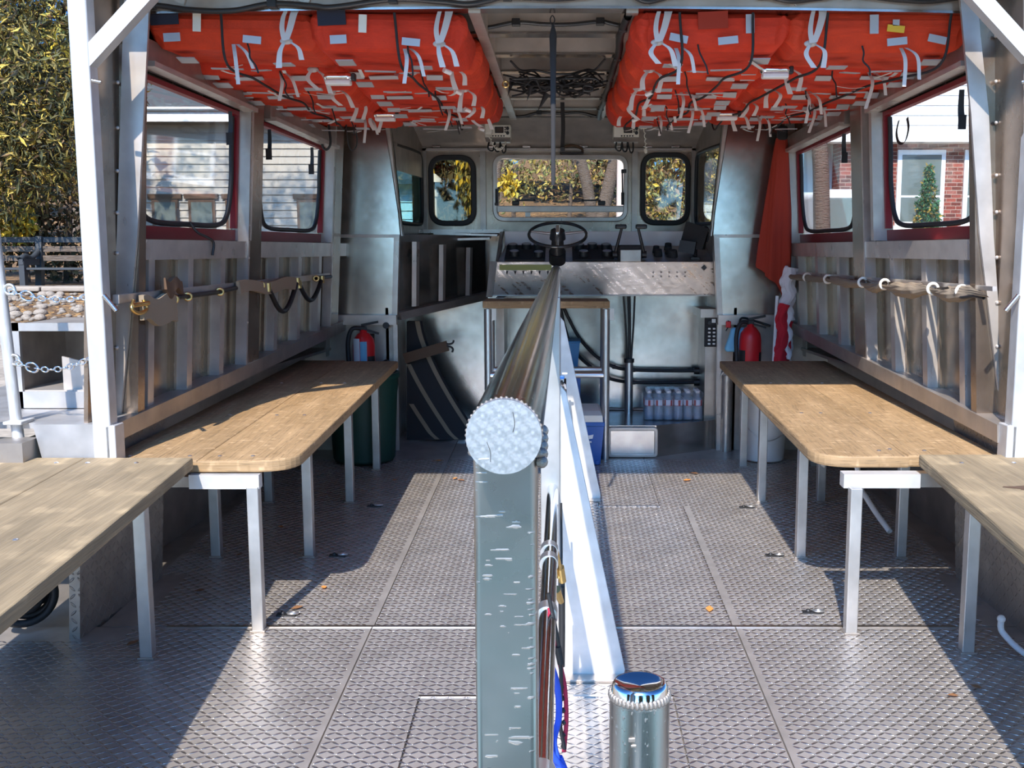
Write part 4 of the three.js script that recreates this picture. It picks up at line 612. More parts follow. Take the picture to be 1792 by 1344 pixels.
  for (const [x, k, r] of [[0.52, 0.35, 0.024], [0.515, 0.55, 0.02], [0.585, 0.72, 0.022], [0.595, 0.3, 0.03], [0.58, 0.48, 0.02]]) { const c = on(x, k, 0.02); part(t, 'knob', flat(new THREE.CylinderGeometry(r * 0.8, r, 0.036, 20).applyQuaternion(tilt).translate(c.x, c.y, c.z)), M.blackMat); }
}
/* steering wheel */
{
  const c = P(-0.018, 1.328, 5.36), t = thing('steering_wheel', 'black steering wheel with bright hub tilted above the helm console', 'steering wheel', c), up = new THREE.Vector3(0, 0.90, 0.43).normalize(), Q = new THREE.Quaternion().setFromUnitVectors(new THREE.Vector3(0, 0, 1), up), place = (g) => flat(g.applyQuaternion(Q).translate(c.x, c.y, c.z));
  part(t, 'rim', place(new THREE.TorusGeometry(0.148, 0.0085, 12, 56)), std({ color: lin(0.03, 0.03, 0.032), roughness: 0.16 }));
  for (const a of [0.25, Math.PI - 0.25, -Math.PI / 2]) part(t, 'spoke', place(new THREE.CylinderGeometry(0.005, 0.008, 0.13, 10).translate(0, 0.075, 0).rotateZ(a - Math.PI / 2)), M.steel);
  const hub = part(t, 'hub', place(new THREE.CylinderGeometry(0.036, 0.042, 0.045, 24).rotateX(Math.PI / 2)), M.black); part(hub, 'horn_bar', place(new RoundedBoxGeometry(0.022, 0.09, 0.02, 2, 0.008).translate(0, -0.01, 0.03)), M.chrome);
  part(t, 'column', merge([rod(c.clone().addScaledVector(up, -0.02), P(-0.02, 1.235, 5.41), 0.03, 0.036, 20), rod(P(-0.02, 1.24, 5.41), P(-0.02, 1.19, 5.45), 0.044, 0.044, 24)]), M.black);
}
/* twin throttle levers */
{
  const t = thing('throttle_control', 'twin black throttle levers on a box right of the steering wheel', 'control', P(0.36, 1.2, 5.5));
  part(t, 'base_box', box(0.30, 0.425, 1.19, 1.275, 5.45, 5.6, 0.012), M.blackMat); part(t, 'front_plate', box(0.31, 0.42, 1.188, 1.25, 5.438, 5.452, 0.003), M.alu);
  for (const [a, b] of [[0.285, 0.318], [0.44, 0.405]]) { const l = part(t, 'lever', rod(P(a, 1.225, 5.5), P(b, 1.362, 5.46), 0.0095, 0.007), M.black); part(l, 'pivot', rod(P(a - 0.012, 1.225, 5.5), P(a + 0.012, 1.225, 5.5), 0.02), M.black); part(l, 'grip', box(b - 0.03 + (a > 0.4 ? 0.015 : -0.005), b + 0.03 + (a > 0.4 ? 0.015 : -0.005), 1.358, 1.382, 5.43, 5.47, 0.008), M.black); }
}
{
  const t = thing('plotter_display', 'black hooded display on a bracket at the right end of the dash', 'display', P(0.72, 1.2, 5.55));
  part(t, 'hood', hex([P(0.625, 1.255, 5.52), P(0.745, 1.25, 5.48), P(0.78, 1.36, 5.5), P(0.665, 1.40, 5.54), P(0.65, 1.255, 5.62), P(0.775, 1.25, 5.58), P(0.79, 1.365, 5.58), P(0.69, 1.40, 5.62)]), M.blackMat); part(t, 'hood_flap', hex([P(0.62, 1.24, 5.50), P(0.70, 1.225, 5.47), P(0.71, 1.29, 5.47), P(0.63, 1.30, 5.50), P(0.63, 1.24, 5.52), P(0.71, 1.225, 5.5), P(0.72, 1.29, 5.5), P(0.64, 1.30, 5.52)]), M.black);
  part(t, 'bracket', merge([rod(P(0.71, 1.21, 5.5), P(0.715, 1.27, 5.53), 0.012), box(0.685, 0.735, 1.195, 1.212, 5.48, 5.53, 0.004)]), M.black); part(t, 'wire', tube([P(0.75, 1.36, 5.55), P(0.775, 1.37, 5.55), P(0.79, 1.34, 5.56), P(0.78, 1.29, 5.56)], 0.006, 30, 6), M.black);
}
/* cables under the helm */
{
  const t = thing('control_conduit', 'upright grey pipe under the helm with black control cables rising from it', 'pipe', P(0.37, 0.36, 5.6));
  part(t, 'pipe', rod(P(0.372, 0.345, 5.6), P(0.372, 0.645, 5.6), 0.0225, 0.0225, 24), M.steel); part(t, 'collar', rod(P(0.372, 0.638, 5.6), P(0.372, 0.66, 5.6), 0.028, 0.028, 24), M.black);
  for (const [a, b] of [[0.338, 0.363], [0.362, 0.372], [0.372, 0.377], [0.40, 0.383]]) part(t, 'control_cable', tube([P(a, 1.01, 5.6), P((a + b) / 2 + 0.002, 0.83, 5.6), P(b, 0.65, 5.6)], 0.0055, 24, 8), M.black);
}
for (const [lab, dy, pts] of [['upper black hose curving below the helm panel', 0, [P(0.0, 0.97, 5.64), P(0.03, 0.90, 5.64), P(0.10, 0.77, 5.64), P(0.19, 0.67, 5.64), P(0.29, 0.61, 5.64), P(0.40, 0.59, 5.66), P(0.6, 0.585, 5.66), P(0.765, 0.585, 5.66)]], ['lower black hose curving below the helm panel', 1, [P(-0.005, 0.94, 5.62), P(0.02, 0.83, 5.62), P(0.06, 0.72, 5.62), P(0.14, 0.63, 5.62), P(0.26, 0.55, 5.62), P(0.40, 0.522, 5.65), P(0.6, 0.52, 5.65), P(0.765, 0.522, 5.65)]]]) {
  const t = thing('hose', lab, 'hose', pts[0].clone()); part(t, 'hose_body', tube(pts, 0.0095, 80, 10), M.rubber); for (const k of [4, 5]) part(t, 'hose_clamp', rod(pts[k].clone().add(new THREE.Vector3(-0.008, 0, 0)), pts[k].clone().add(new THREE.Vector3(0.010, -0.001, 0)), 0.0125), M.black); part(t, 'hose_end', rod(pts[7].clone().add(new THREE.Vector3(-0.03, 0, 0)), pts[7], 0.02), M.black);
}
/* helm stool */
{
  const t = thing('helm_stool', 'tall helm stool with plank seat on bright tube legs', 'stool', P(-0.07, fl(5.15), 5.2));
  part(t, 'seat', box(-0.392, 0.243, 0.960, 0.997, 5.13, 5.42, 0.005), M.wood);
  for (const x of [-0.368, 0.225]) for (const D of [5.16, 5.40]) part(t, 'leg', rod(P(x, fl(D), D), P(x, 0.955, D), 0.0195, 0.0195, 20), M.steel);
  for (const D of [5.16, 5.40]) part(t, 'rung', rod(P(-0.368, 0.622, D), P(0.225, 0.622, D), 0.016, 0.016, 18), M.steel);
  for (const x of [-0.335, 0.255]) part(t, 'bracket', box(x - 0.012, x + 0.01, 0.90, 0.958, 5.145, 5.15), M.aluRib);
}
/* two white radios with coiled cords above the windscreen */
for (const [s, cx] of [[-1, -0.345], [1, 0.355]]) {
  const D = 5.72, y = 1.885, t = thing('radio', `white marine radio with handset hung ${s < 0 ? 'left' : 'right'} above the centre windscreen`, 'radio', P(cx, y - 0.05, D));
  part(t, 'case', box(cx - 0.07, cx + 0.07, y - 0.036, y + 0.038, D, D + 0.1, 0.006), M.cream); part(t, 'lower_tray', hex([P(cx - 0.065, y - 0.05, D + 0.02), P(cx + 0.065, y - 0.05, D + 0.02), P(cx + 0.07, y - 0.03, D - 0.003), P(cx - 0.07, y - 0.03, D - 0.003), P(cx - 0.065, y - 0.05, D + 0.1), P(cx + 0.065, y - 0.05, D + 0.1), P(cx + 0.07, y - 0.03, D + 0.1), P(cx - 0.07, y - 0.03, D + 0.1)]), M.alu);
  const sc = part(t, 'screen', box(cx - 0.015, cx + 0.032, y - 0.006, y + 0.027, D - 0.003, D + 0.004, 0.002), M.blackMat); part(sc, 'screen_glass', box(cx - 0.009, cx + 0.027, y - 0.001, y + 0.023, D - 0.0045, D), M.screen);
  for (const dy of [0.018, -0.006]) part(t, 'knob', rod(P(cx + 0.054, y + dy, D - 0.012), P(cx + 0.054, y + dy, D), 0.009, 0.0095), M.black); for (let k = 0; k < 5; k++) part(t, 'button', box(cx - 0.03 + 0.015 * k, cx - 0.022 + 0.015 * k, y - 0.025, y - 0.018, D - 0.003, D, 0.001), M.black); for (let k = 0; k < 3; k++) part(t, 'button', box(cx + 0.037, cx + 0.044, y - 0.004 + 0.012 * k, y + 0.003 + 0.012 * k, D - 0.003, D, 0.001), M.black);
  part(t, 'speaker_grille', rod(P(cx - 0.044, y + 0.012, D - 0.003), P(cx - 0.044, y + 0.012, D), 0.018, 0.018, 20), M.cream);
  const mx = s < 0 ? cx - 0.05 : cx + 0.085; part(t, 'handset', box(mx - 0.02, mx + 0.025, y + (s < 0 ? -0.02 : 0.01), y + (s < 0 ? 0.05 : 0.075), D - 0.05, D - 0.02, 0.012), M.cream);
  const pts = []; for (let i = 0; i <= 90; i++) { const u = i / 90, a = u * 60, bx = s < 0 ? mx + 0.005 + 0.09 * u : mx + 0.01 + 0.012 * Math.sin(u * 3), by = s < 0 ? y - 0.02 - 0.075 * Math.sin(u * Math.PI * 0.85) : y + 0.02 - 0.13 * Math.sin(u * Math.PI * 0.72); pts.push(P(bx + 0.005 * Math.cos(a), by + 0.005 * Math.sin(a), D - 0.02)); } part(t, 'coiled_cord', tube(pts, 0.0028, 260, 5), M.cream);
  for (let k = 0; k < 3; k++) part(t, 'lead', tube([P(cx - 0.05 + 0.03 * k, y - 0.045, D + 0.05), P(cx - 0.055 + 0.04 * k, y - 0.085 - 0.01 * k, D + 0.04), P(cx - 0.03 + 0.035 * k, y - 0.095, D + 0.05), P(cx - 0.02 + 0.03 * k, y - 0.045, D + 0.06)], 0.0045, 30, 6), M.black);
}
{ const t = thing('windscreen_grab_bar', 'small dark grab bar above the centre windscreen', 'handle', P(0.06, 1.82, 6.05)); part(t, 'grip', tube([P(0.0, 1.80, 6.07), P(0.01, 1.83, 6.03), P(0.06, 1.842, 6.02), P(0.115, 1.826, 6.03), P(0.125, 1.805, 6.07)], 0.007, 40, 8), M.brown); part(t, 'back_plate', box(-0.005, 0.13, 1.798, 1.808, 6.05, 6.08, 0.003), M.black); }
for (const [x, dir, lab] of [[-0.265, 1, 'left black wiper motor with arm on the centre windscreen'], [0.235, -1, 'right black wiper motor with arm on the centre windscreen']]) {
  const t = thing('wiper_motor', lab, 'wiper', P(x, 1.505, 6.07)); part(t, 'motor', box(x - 0.02, x + 0.022, 1.506, 1.532, 6.05, 6.09, 0.006), M.black); part(t, 'arm', bar(P(x + 0.005 * dir, 1.534, 6.06), P(x + 0.11 * dir, 1.534, 6.06), 0.01, 0.009), M.black); part(t, 'tip', rod(P(x + 0.11 * dir, 1.527, 6.06), P(x + 0.11 * dir, 1.541, 6.06), 0.007), M.black);
}
{ const t = thing('window_stay', 'upright black stay at the right edge of the centre windscreen', 'stay', P(0.36, 1.51, 6.07)); part(t, 'rod', rod(P(0.357, 1.56, 6.07), P(0.354, 1.70, 6.07), 0.0045), M.black); part(t, 'body', rod(P(0.358, 1.508, 6.07), P(0.357, 1.58, 6.07), 0.009), M.black); part(t, 'bracket', box(0.348, 0.378, 1.69, 1.712, 6.06, 6.08, 0.004), M.black); const u = thing('window_stay', 'upright black stay at the left edge of the centre windscreen', 'stay', P(-0.375, 1.51, 6.07)); part(u, 'body', rod(P(-0.374, 1.508, 6.07), P(-0.374, 1.60, 6.07), 0.009), M.black); part(u, 'bracket', box(-0.386, -0.366, 1.505, 1.52, 6.05, 6.08, 0.003), M.black); }

/* water bottles in film on the step */
{
  const proto = thing('water_bottle', '', 'bottle', P(0, 0, 0), 'small water bottles packed on the step'), o = P(0, 0, 0);
  part(proto, 'bottle_body', lathe([[0.0001, 0.002], [0.022, 0.002], [0.024, 0.008], [0.024, 0.04], [0.0225, 0.045], [0.024, 0.05], [0.024, 0.10], [0.022, 0.112], [0.012, 0.132], [0.011, 0.143]], 0, 0, 0, 18), M.bottle);
  part(proto, 'water_fill', lathe([[0.0001, 0.004], [0.0215, 0.004], [0.0222, 0.01], [0.0222, 0.10], [0.0205, 0.110], [0.0001, 0.112]], 0, 0, 0, 14), M.bottle);
  part(proto, 'label_band', lathe([[0.0244, 0.078], [0.0246, 0.08], [0.0246, 0.108], [0.0240, 0.11]], 0, 0, 0, 18), std({ color: 0xffffff, roughness: 0.5, map: tex(64, 16, (u, v) => (v < 0.3 || (Math.sin(u * 25) > 0.6 && v < 0.75) ? [0.62, 0.10, 0.12] : [0.82, 0.82, 0.86]), true, 1) }));
  part(proto, 'cap', lathe([[0.0001, 0.158], [0.012, 0.158], [0.0132, 0.155], [0.0132, 0.143], [0.0001, 0.142]], 0, 0, 0, 14), M.white);
  const rows = ['front', 'second', 'third'], cols = ['leftmost', 'second', 'third', 'fourth', 'fifth', 'rightmost'];
  let n = 0; for (let j = 0; j < 3; j++) for (let i = 0; i < 6; i++) { const l = `small water bottle in the film-wrapped pack on the step, ${rows[j]} row, ${cols[i]} from the left`, b = n++ ? ascopy(proto, l) : proto; b.userData.label = l; b.position.copy(P(0.465 + 0.0515 * i, 0.356, 5.38 + 0.0515 * j)); b.rotation.y = 1.1 * n; }
  const f = thing('shrink_wrap', 'clear shrink film around the pack of water bottles on the step', 'film', P(0.595, 0.357, 5.43));
  const g = new RoundedBoxGeometry(0.32, 0.158, 0.162, 6, 0.03), p = g.attributes.position; for (let i = 0; i < p.count; i++) { const x = p.getX(i), y = p.getY(i), z = p.getZ(i), k = 0.004 * Math.sin(x * 122) + 0.002 * Math.sin(90 * y + 50 * x); p.setXYZ(i, x, y + (y > 0.06 ? k - 0.003 * Math.cos(x * 122) : 0), z + (z > 0.05 ? k : 0)); } g.computeVertexNormals(); part(f, 'film_skin', flat(g).translate(0.594, 0.357 + 0.0805, -5.4315), M.film);
}
/* cool box and stacked blue bins */
{
  const t = thing('cool_box', 'blue cool box with white lid standing beside the stool legs', 'cool box', P(0.12, fl(5.1), 5.15)), y0 = fl(5.05) + 0.004;
  part(t, 'body', hex([P(0.03, y0, 5.03), P(0.195, y0, 5.03), P(0.212, 0.40, 5.0), P(0.015, 0.40, 5.0), P(0.03, y0, 5.30), P(0.195, y0, 5.30), P(0.212, 0.40, 5.33), P(0.015, 0.40, 5.33)]), M.blue);
  part(t, 'rim', box(0.01, 0.216, 0.385, 0.408, 4.996, 5.334, 0.006), M.blue); part(t, 'lid', hex([P(0.012, 0.408, 4.998), P(0.206, 0.408, 4.998), P(0.204, 0.44, 5.0), P(0.014, 0.44, 5.0), P(0.012, 0.408, 5.332), P(0.206, 0.408, 5.332), P(0.196, 0.452, 5.31), P(0.02, 0.452, 5.31)]), M.cream); part(t, 'lid_top', hex([P(0.014, 0.44, 5.0), P(0.204, 0.44, 5.0), P(0.19, 0.455, 5.06), P(0.028, 0.455, 5.06), P(0.014, 0.44, 5.33), P(0.204, 0.44, 5.33), P(0.19, 0.456, 5.3), P(0.028, 0.456, 5.3)]), M.cream);
  part(t, 'white_logo', merge([hex([P(0.105, 0.335, 5.006), P(0.16, 0.345, 5.005), P(0.155, 0.325, 5.007), P(0.105, 0.32, 5.0075), P(0.105, 0.335, 5.0), P(0.16, 0.345, 5.0), P(0.155, 0.325, 5.0), P(0.105, 0.32, 5.0)]), hex([P(0.10, 0.312, 5.008), P(0.15, 0.312, 5.008), P(0.15, 0.304, 5.009), P(0.10, 0.304, 5.009), P(0.10, 0.312, 5.0), P(0.15, 0.312, 5.0), P(0.15, 0.304, 5.0), P(0.10, 0.304, 5.0)])]), M.white); part(t, 'foot', box(0.17, 0.19, y0 - 0.003, y0 + 0.02, 5.02, 5.05, 0.004), M.blue);
  const b = thing('storage_bin', 'upper blue bin with a red band stacked behind the stool', 'bin', P(0.05, 0.6, 5.55));
  part(b, 'shell', hex([P(-0.06, 0.62, 5.47), P(0.088, 0.62, 5.47), P(0.10, 0.765, 5.46), P(-0.07, 0.765, 5.46), P(-0.06, 0.62, 5.62), P(0.088, 0.62, 5.62), P(0.10, 0.765, 5.63), P(-0.07, 0.765, 5.63)]), M.teal); part(b, 'rim', box(-0.074, 0.104, 0.757, 0.768, 5.455, 5.635, 0.004), M.teal); part(b, 'red_band', box(-0.07, 0.098, 0.588, 0.622, 5.46, 5.63, 0.012), M.redBright);
  const c = thing('storage_bin', 'lower dark blue bin under the red band behind the stool', 'bin', P(0.05, 0.2, 5.55)); part(c, 'shell', hex([P(-0.06, 0.36, 5.46), P(0.10, 0.36, 5.46), P(0.104, 0.588, 5.45), P(-0.07, 0.588, 5.45), P(-0.06, 0.36, 5.63), P(0.10, 0.36, 5.63), P(0.104, 0.588, 5.64), P(-0.07, 0.588, 5.64)]), M.blue); part(c, 'rim', box(-0.074, 0.108, 0.575, 0.588, 5.445, 5.645, 0.004), M.blue);
  const st = scene.getObjectByName('floor_step'); part(st, 'step_box', box(-0.09, 0.1, fl(5.4), 0.36, 5.42, 5.72), M.aluPolish);
}
/* fire extinguishers and what stands by the bulkheads */
function extinguisher(x, D, y, label, dark) {
  const t = thing('fire_extinguisher', label, 'fire extinguisher', P(x, y, D));
  part(t, 'cylinder', lathe([[0.0001, y], [0.05, y], [0.056, y + 0.012], [0.056, y + 0.15], [0.050, y + 0.185], [0.03, y + 0.212], [0.018, y + 0.218], [0.018, y + 0.232], [0.0001, y + 0.233]], x, 0, D, 28), M.redBright);
  part(t, 'valve', box(x - 0.016, x + 0.016, y + 0.228, y + 0.25, D - 0.016, D + 0.016, 0.004), M.black); part(t, 'handle', bar(P(x - 0.01, y + 0.255, D), P(x + 0.075, y + 0.272, D), 0.016, 0.012), M.black); part(t, 'trigger', bar(P(x, y + 0.236, D), P(x + 0.078, y + 0.212, D), 0.014, 0.010), M.black);
  part(t, 'hose', tube([P(x - 0.012, y + 0.24, D - 0.005), P(x - 0.055, y + 0.235, D - 0.02), P(x - 0.075, y + 0.17, D - 0.025), P(x - 0.072, y + 0.06, D - 0.03), P(x - 0.068, y + 0.01, D - 0.03)], 0.011, 40, 8), M.rubber);
  const lb = (a0, a1, y0, y1, m, n) => part(t, n, flat(new THREE.CylinderGeometry(0.0568, 0.0568, y1 - y0, 14, 1, true, a0, a1 - a0).translate(x, y + (y0 + y1) / 2, -D)), m);
  if (dark) { lb(-0.95, -0.2, 0.06, 0.19, M.whiteCloth, 'paper_label'); lb(-0.15, 0.45, 0.03, 0.175, M.skyBlue, 'blue_tag'); lb(-1.2, -0.2, 0.0, 0.065, M.black, 'band'); lb(0.5, 1.4, 0.0, 0.10, M.black, 'band'); } else { lb(-1.5, -0.6, 0.0, 0.10, M.black, 'band'); lb(0.75, 1.5, 0.0, 0.09, M.black, 'band'); lb(-0.8, 0.8, 0.0, 0.02, M.whiteCloth, 'paper_label'); }
  part(t, 'wall_bracket', box(x - 0.03, x + 0.03, y + 0.02, y + 0.2, D + 0.05, 5.362 > D + 0.06 ? 5.36 : D + 0.07), M.blackMat); return t;
}
extinguisher(-1.005, 5.22, 0.615, 'fire extinguisher with white and blue labels on the left bulkhead', true);
extinguisher(0.962, 5.22, 0.645, 'plain red fire extinguisher on the right bulkhead beside a blue pouch', false);
{ const t = thing('blue_pouch', 'light blue cloth pouch hanging left of the red fire extinguisher', 'pouch', P(0.895, 0.7, 5.26)); const g = new RoundedBoxGeometry(0.085, 0.125, 0.04, 4, 0.018); const p = g.attributes.position; for (let i = 0; i < p.count; i++) p.setX(i, p.getX(i) + 0.28 * p.getY(i) + 0.004 * Math.sin(60 * p.getY(i))); part(t, 'bag', flat(g).translate(0.893, 0.795, -5.24), M.skyBlue); part(t, 'cord', tube([P(0.91, 0.85, 5.25), P(0.93, 0.90, 5.30), P(1.0, 0.885, 5.31), P(1.08, 0.86, 5.3)], 0.006, 30, 6), M.black); const r = thing('red_tag', 'small red valve tag hanging below the right bulkhead shelf', 'tag', P(0.86, 0.83, 5.3)); part(r, 'plate', box(0.85, 0.876, 0.85, 0.885, 5.295, 5.305, 0.006), M.redBright); part(r, 'cord', tube([P(0.862, 0.888, 5.3), P(0.868, 0.872, 5.3), P(0.85, 0.835, 5.295)], 0.003, 16, 6), M.black); }
/* orange-red cloth hanging at the right bulkhead */
{
  const t = thing('hanging_cloth', 'long dark orange-red cloth hanging in folds at the right bulkhead', 'cloth', P(1.08, 0.98, 5.24)), nu = 40, nv = 50, v = [], idx = [];
  for (let j = 0; j <= nv; j++) { const k = j / nv, y = 1.80 - 0.62 * k; for (let i = 0; i <= nu; i++) { const u = i / nu, a = u * Math.PI * 2, wd = 0.026 + 0.055 * Math.pow(k, 0.8), fold = 1 + 0.22 * Math.sin(5 * a + 1.5 * k) * k + 0.1 * Math.sin(11 * a + 3 * k), drop = k > 0.62 ? (k - 0.62) * (0.55 * Math.max(0, 0.5 - 0.5 * Math.cos(a - 0.3) ) + 0.0) : 0; v.push(1.098 - 0.015 * k + wd * fold * Math.cos(a) * -1 * (1), y - 0.9 * drop + 0.02 * Math.sin(3 * a) * k, -(5.235 + 0.45 * wd * fold * Math.sin(a))); } }
  for (let j = 0; j < nv; j++) for (let i = 0; i < nu; i++) { const a = j * (nu + 1) + i, b = a + nu + 1; idx.push(a, b, a + 1, b, b + 1, a + 1); }
  const g = new THREE.BufferGeometry(); g.setAttribute('position', new THREE.Float32BufferAttribute(v, 3)); g.setIndex(idx); g.computeVertexNormals(); part(t, 'drape', boxUV(g), M.redCloth); part(t, 'knot', box(1.075, 1.125, 1.79, 1.86, 5.21, 5.26, 0.015), M.blackMat);
}
/* furled flags on white poles */
for (const [x0, x1, y1, lab, k] of [[1.055, 1.085, 1.02, 'red flag rolled on a white pole, leaning nearest the bulkhead', 0], [1.085, 1.135, 1.17, 'white flag rolled on a pole under the orange cloth', 1], [1.12, 1.10, 0.90, 'red and white flag rolled on a pole behind the right bench end', 2]]) {
  const D = 5.14 + 0.03 * k, t = thing('furled_flag', lab, 'flag', P(x0, fl(5.15), D)); const a = P(x0, fl(D) + 0.002, D), b = P(x1, y1, D + 0.04);
  part(t, 'pole', rod(a, b, 0.0085, 0.0085, 12), M.white); const c = new THREE.LineCurve3(a, b);
  const roll = (k0, k1, r, m, n, dx = 0) => { const pts = []; for (let i = 0; i <= 8; i++) { const q = c.getPoint(k0 + (k1 - k0) * i / 8); q.x += dx + 0.008 * Math.sin(i * 1.7 + k); q.z += 0.018; pts.push(q); } const g = tube(pts, r, 40, 14), p = g.attributes.position; for (let i = 0; i < p.count; i++) { p.setX(i, p.getX(i) + 0.006 * Math.sin(70 * p.getY(i) + 200 * p.getZ(i))); } g.computeVertexNormals(); part(t, n, g, m); };
  if (k === 0) { roll(0.5, 0.95, 0.026, M.flagRed, 'flag_cloth', 0.03); roll(0.62, 0.88, 0.012, M.whiteCloth, 'flag_stripe', 0.062); }
  if (k === 1) { roll(0.72, 0.99, 0.034, M.whiteCloth, 'flag_cloth', 0.012); roll(0.45, 0.72, 0.026, M.flagRed, 'flag_stripe', 0.01); }
  if (k === 2) { roll(0.55, 0.92, 0.03, M.flagRed, 'flag_cloth', 0.02); roll(0.46, 0.86, 0.018, M.whiteCloth, 'flag_stripe', 0.05); }
}
/* bins under the benches */
{
  const t = thing('rubbish_bin', 'dark green plastic bin standing behind the left bench legs', 'bin', P(-0.99, fl(5.1), 5.1)); const y0 = fl(5.1);
  part(t, 'body', lathe([[0.0001, y0 + 0.002], [0.145, y0 + 0.002], [0.155, y0 + 0.02], [0.175, y0 + 0.42], [0.185, y0 + 0.425], [0.185, y0 + 0.45], [0.17, y0 + 0.45], [0.15, y0 + 0.04], [0.0001, y0 + 0.03]], -1.0, 0, 5.14, 36), M.green);
  const b = thing('bin_bag', 'black bag hanging beside the left bench end over the green bin', 'bag', P(-0.85, 0.4, 5.15)); const g = new THREE.SphereGeometry(0.1, 24, 18), p = g.attributes.position; for (let i = 0; i < p.count; i++) { const y = p.getY(i); p.setXYZ(i, p.getX(i) * (0.55 + 0.12 * Math.sin(30 * y)), y * 1.6, p.getZ(i) * 0.5 + 0.006 * Math.sin(80 * p.getX(i))); } g.computeVertexNormals(); part(b, 'bag_body', flat(g).translate(-0.90, 0.53, -5.27), M.black);
}
{
  const t = thing('bucket', 'white round plastic bucket under the far end of the right bench', 'bucket', P(1.03, fl(5.12), 5.12)), y0 = fl(5.12);
  part(t, 'pail', lathe([[0.0001, y0 + 0.002], [0.095, y0 + 0.002], [0.102, y0 + 0.012], [0.118, y0 + 0.30], [0.124, y0 + 0.305], [0.124, y0 + 0.325], [0.112, y0 + 0.325], [0.10, y0 + 0.03], [0.0001, y0 + 0.02]], 1.03, 0, 5.15, 36), M.white); part(t, 'bail', tube([P(0.915, y0 + 0.30, 5.15), P(0.93, y0 + 0.18, 5.06), P(1.03, y0 + 0.12, 5.02), P(1.13, y0 + 0.18, 5.06), P(1.145, y0 + 0.30, 5.15)], 0.003, 40, 6), M.steel);
}
{ const t = thing('drain_pipe', 'bent white pipe running down to the deck under the right bench', 'pipe', P(1.2, fl(3.9), 3.9)); part(t, 'pipe', tube([P(1.155, 0.56, 3.98), P(1.16, 0.46, 3.97), P(1.17, 0.335, 3.96), P(1.175, 0.315, 3.95), P(1.185, 0.30, 3.93), P(1.21, 0.245, 3.84), P(1.235, 0.20, 3.76)], 0.011, 80, 10), M.white); part(t, 'elbow', flat(new THREE.SphereGeometry(0.0145, 12, 10).translate(1.175, 0.318, -3.95)), M.white);
  const u = thing('drain_pipe', 'short bent white pipe at the right edge under the near bench', 'pipe', P(1.3, fl(2.8), 2.8)); part(u, 'pipe', tube([P(1.272, 0.19, 2.86), P(1.272, 0.165, 2.86), P(1.278, 0.15, 2.85), P(1.30, 0.125, 2.8), P(1.345, 0.10, 2.7)], 0.009, 50, 10), M.white); part(u, 'cap', flat(new THREE.SphereGeometry(0.012, 12, 10).translate(1.272, 0.192, -2.86)), M.white); }
/* leaning dark rack with pale battens at the left of the helm */
{
  const t = thing('boarding_ramp', 'dark curved board with pale battens leaning left of the helm', 'ramp', P(-0.7, fl(5.5), 5.6));
  const c = (k, off) => { const x = -0.83 + off + 0.34 * Math.pow(k, 1.35), y = 0.86 - 0.66 * Math.pow(k, 0.95); return P(x, Math.max(y, fl(5.6) + 0.012), 5.62 - 0.08 * k); };
  const N = 14, sheet = []; for (let i = 0; i < N; i++) { const a = i / N, b = (i + 1) / N, q0 = c(a, -0.45), q1 = c(a, 0.06), q2 = c(b, 0.06), q3 = c(b, -0.45), d = new THREE.Vector3(0.008, 0.004, -0.012); for (const q of [q0, q3]) q.x = Math.max(q.x, -0.845); sheet.push(hex([q0, q1, q2, q3, q0.clone().add(d), q1.clone().add(d), q2.clone().add(d), q3.clone().add(d)])); }
  part(t, 'board', merge(sheet), M.blackMat);
  for (const o of [0.045, -0.08, -0.185, -0.29]) { const pts = []; for (let i = 0; i <= 12; i++) { const q = c(i / 12, o); if (q.x > -0.845) pts.push(q.add(new THREE.Vector3(0, 0.004, 0.012))); } if (pts.length > 3) { const g = ribbon(pts, 0.026, XS, 24); part(t, 'batten', flat(g), M.khaki, { label: 'pale batten' }); } }
  part(t, 'cross_plank', bar(P(-0.85, 0.665, 5.55), P(-0.615, 0.735, 5.55), 0.03, 0.055), M.brown); part(t, 'hook', tube([P(-0.62, 0.745, 5.54), P(-0.60, 0.745, 5.54), P(-0.585, 0.752, 5.54), P(-0.58, 0.765, 5.54)], 0.006, 24, 6), M.rubber); part(t, 'hook', tube([P(-0.62, 0.735, 5.54), P(-0.595, 0.728, 5.54), P(-0.585, 0.715, 5.54), P(-0.59, 0.70, 5.54)], 0.006, 24, 6), M.rubber);
}
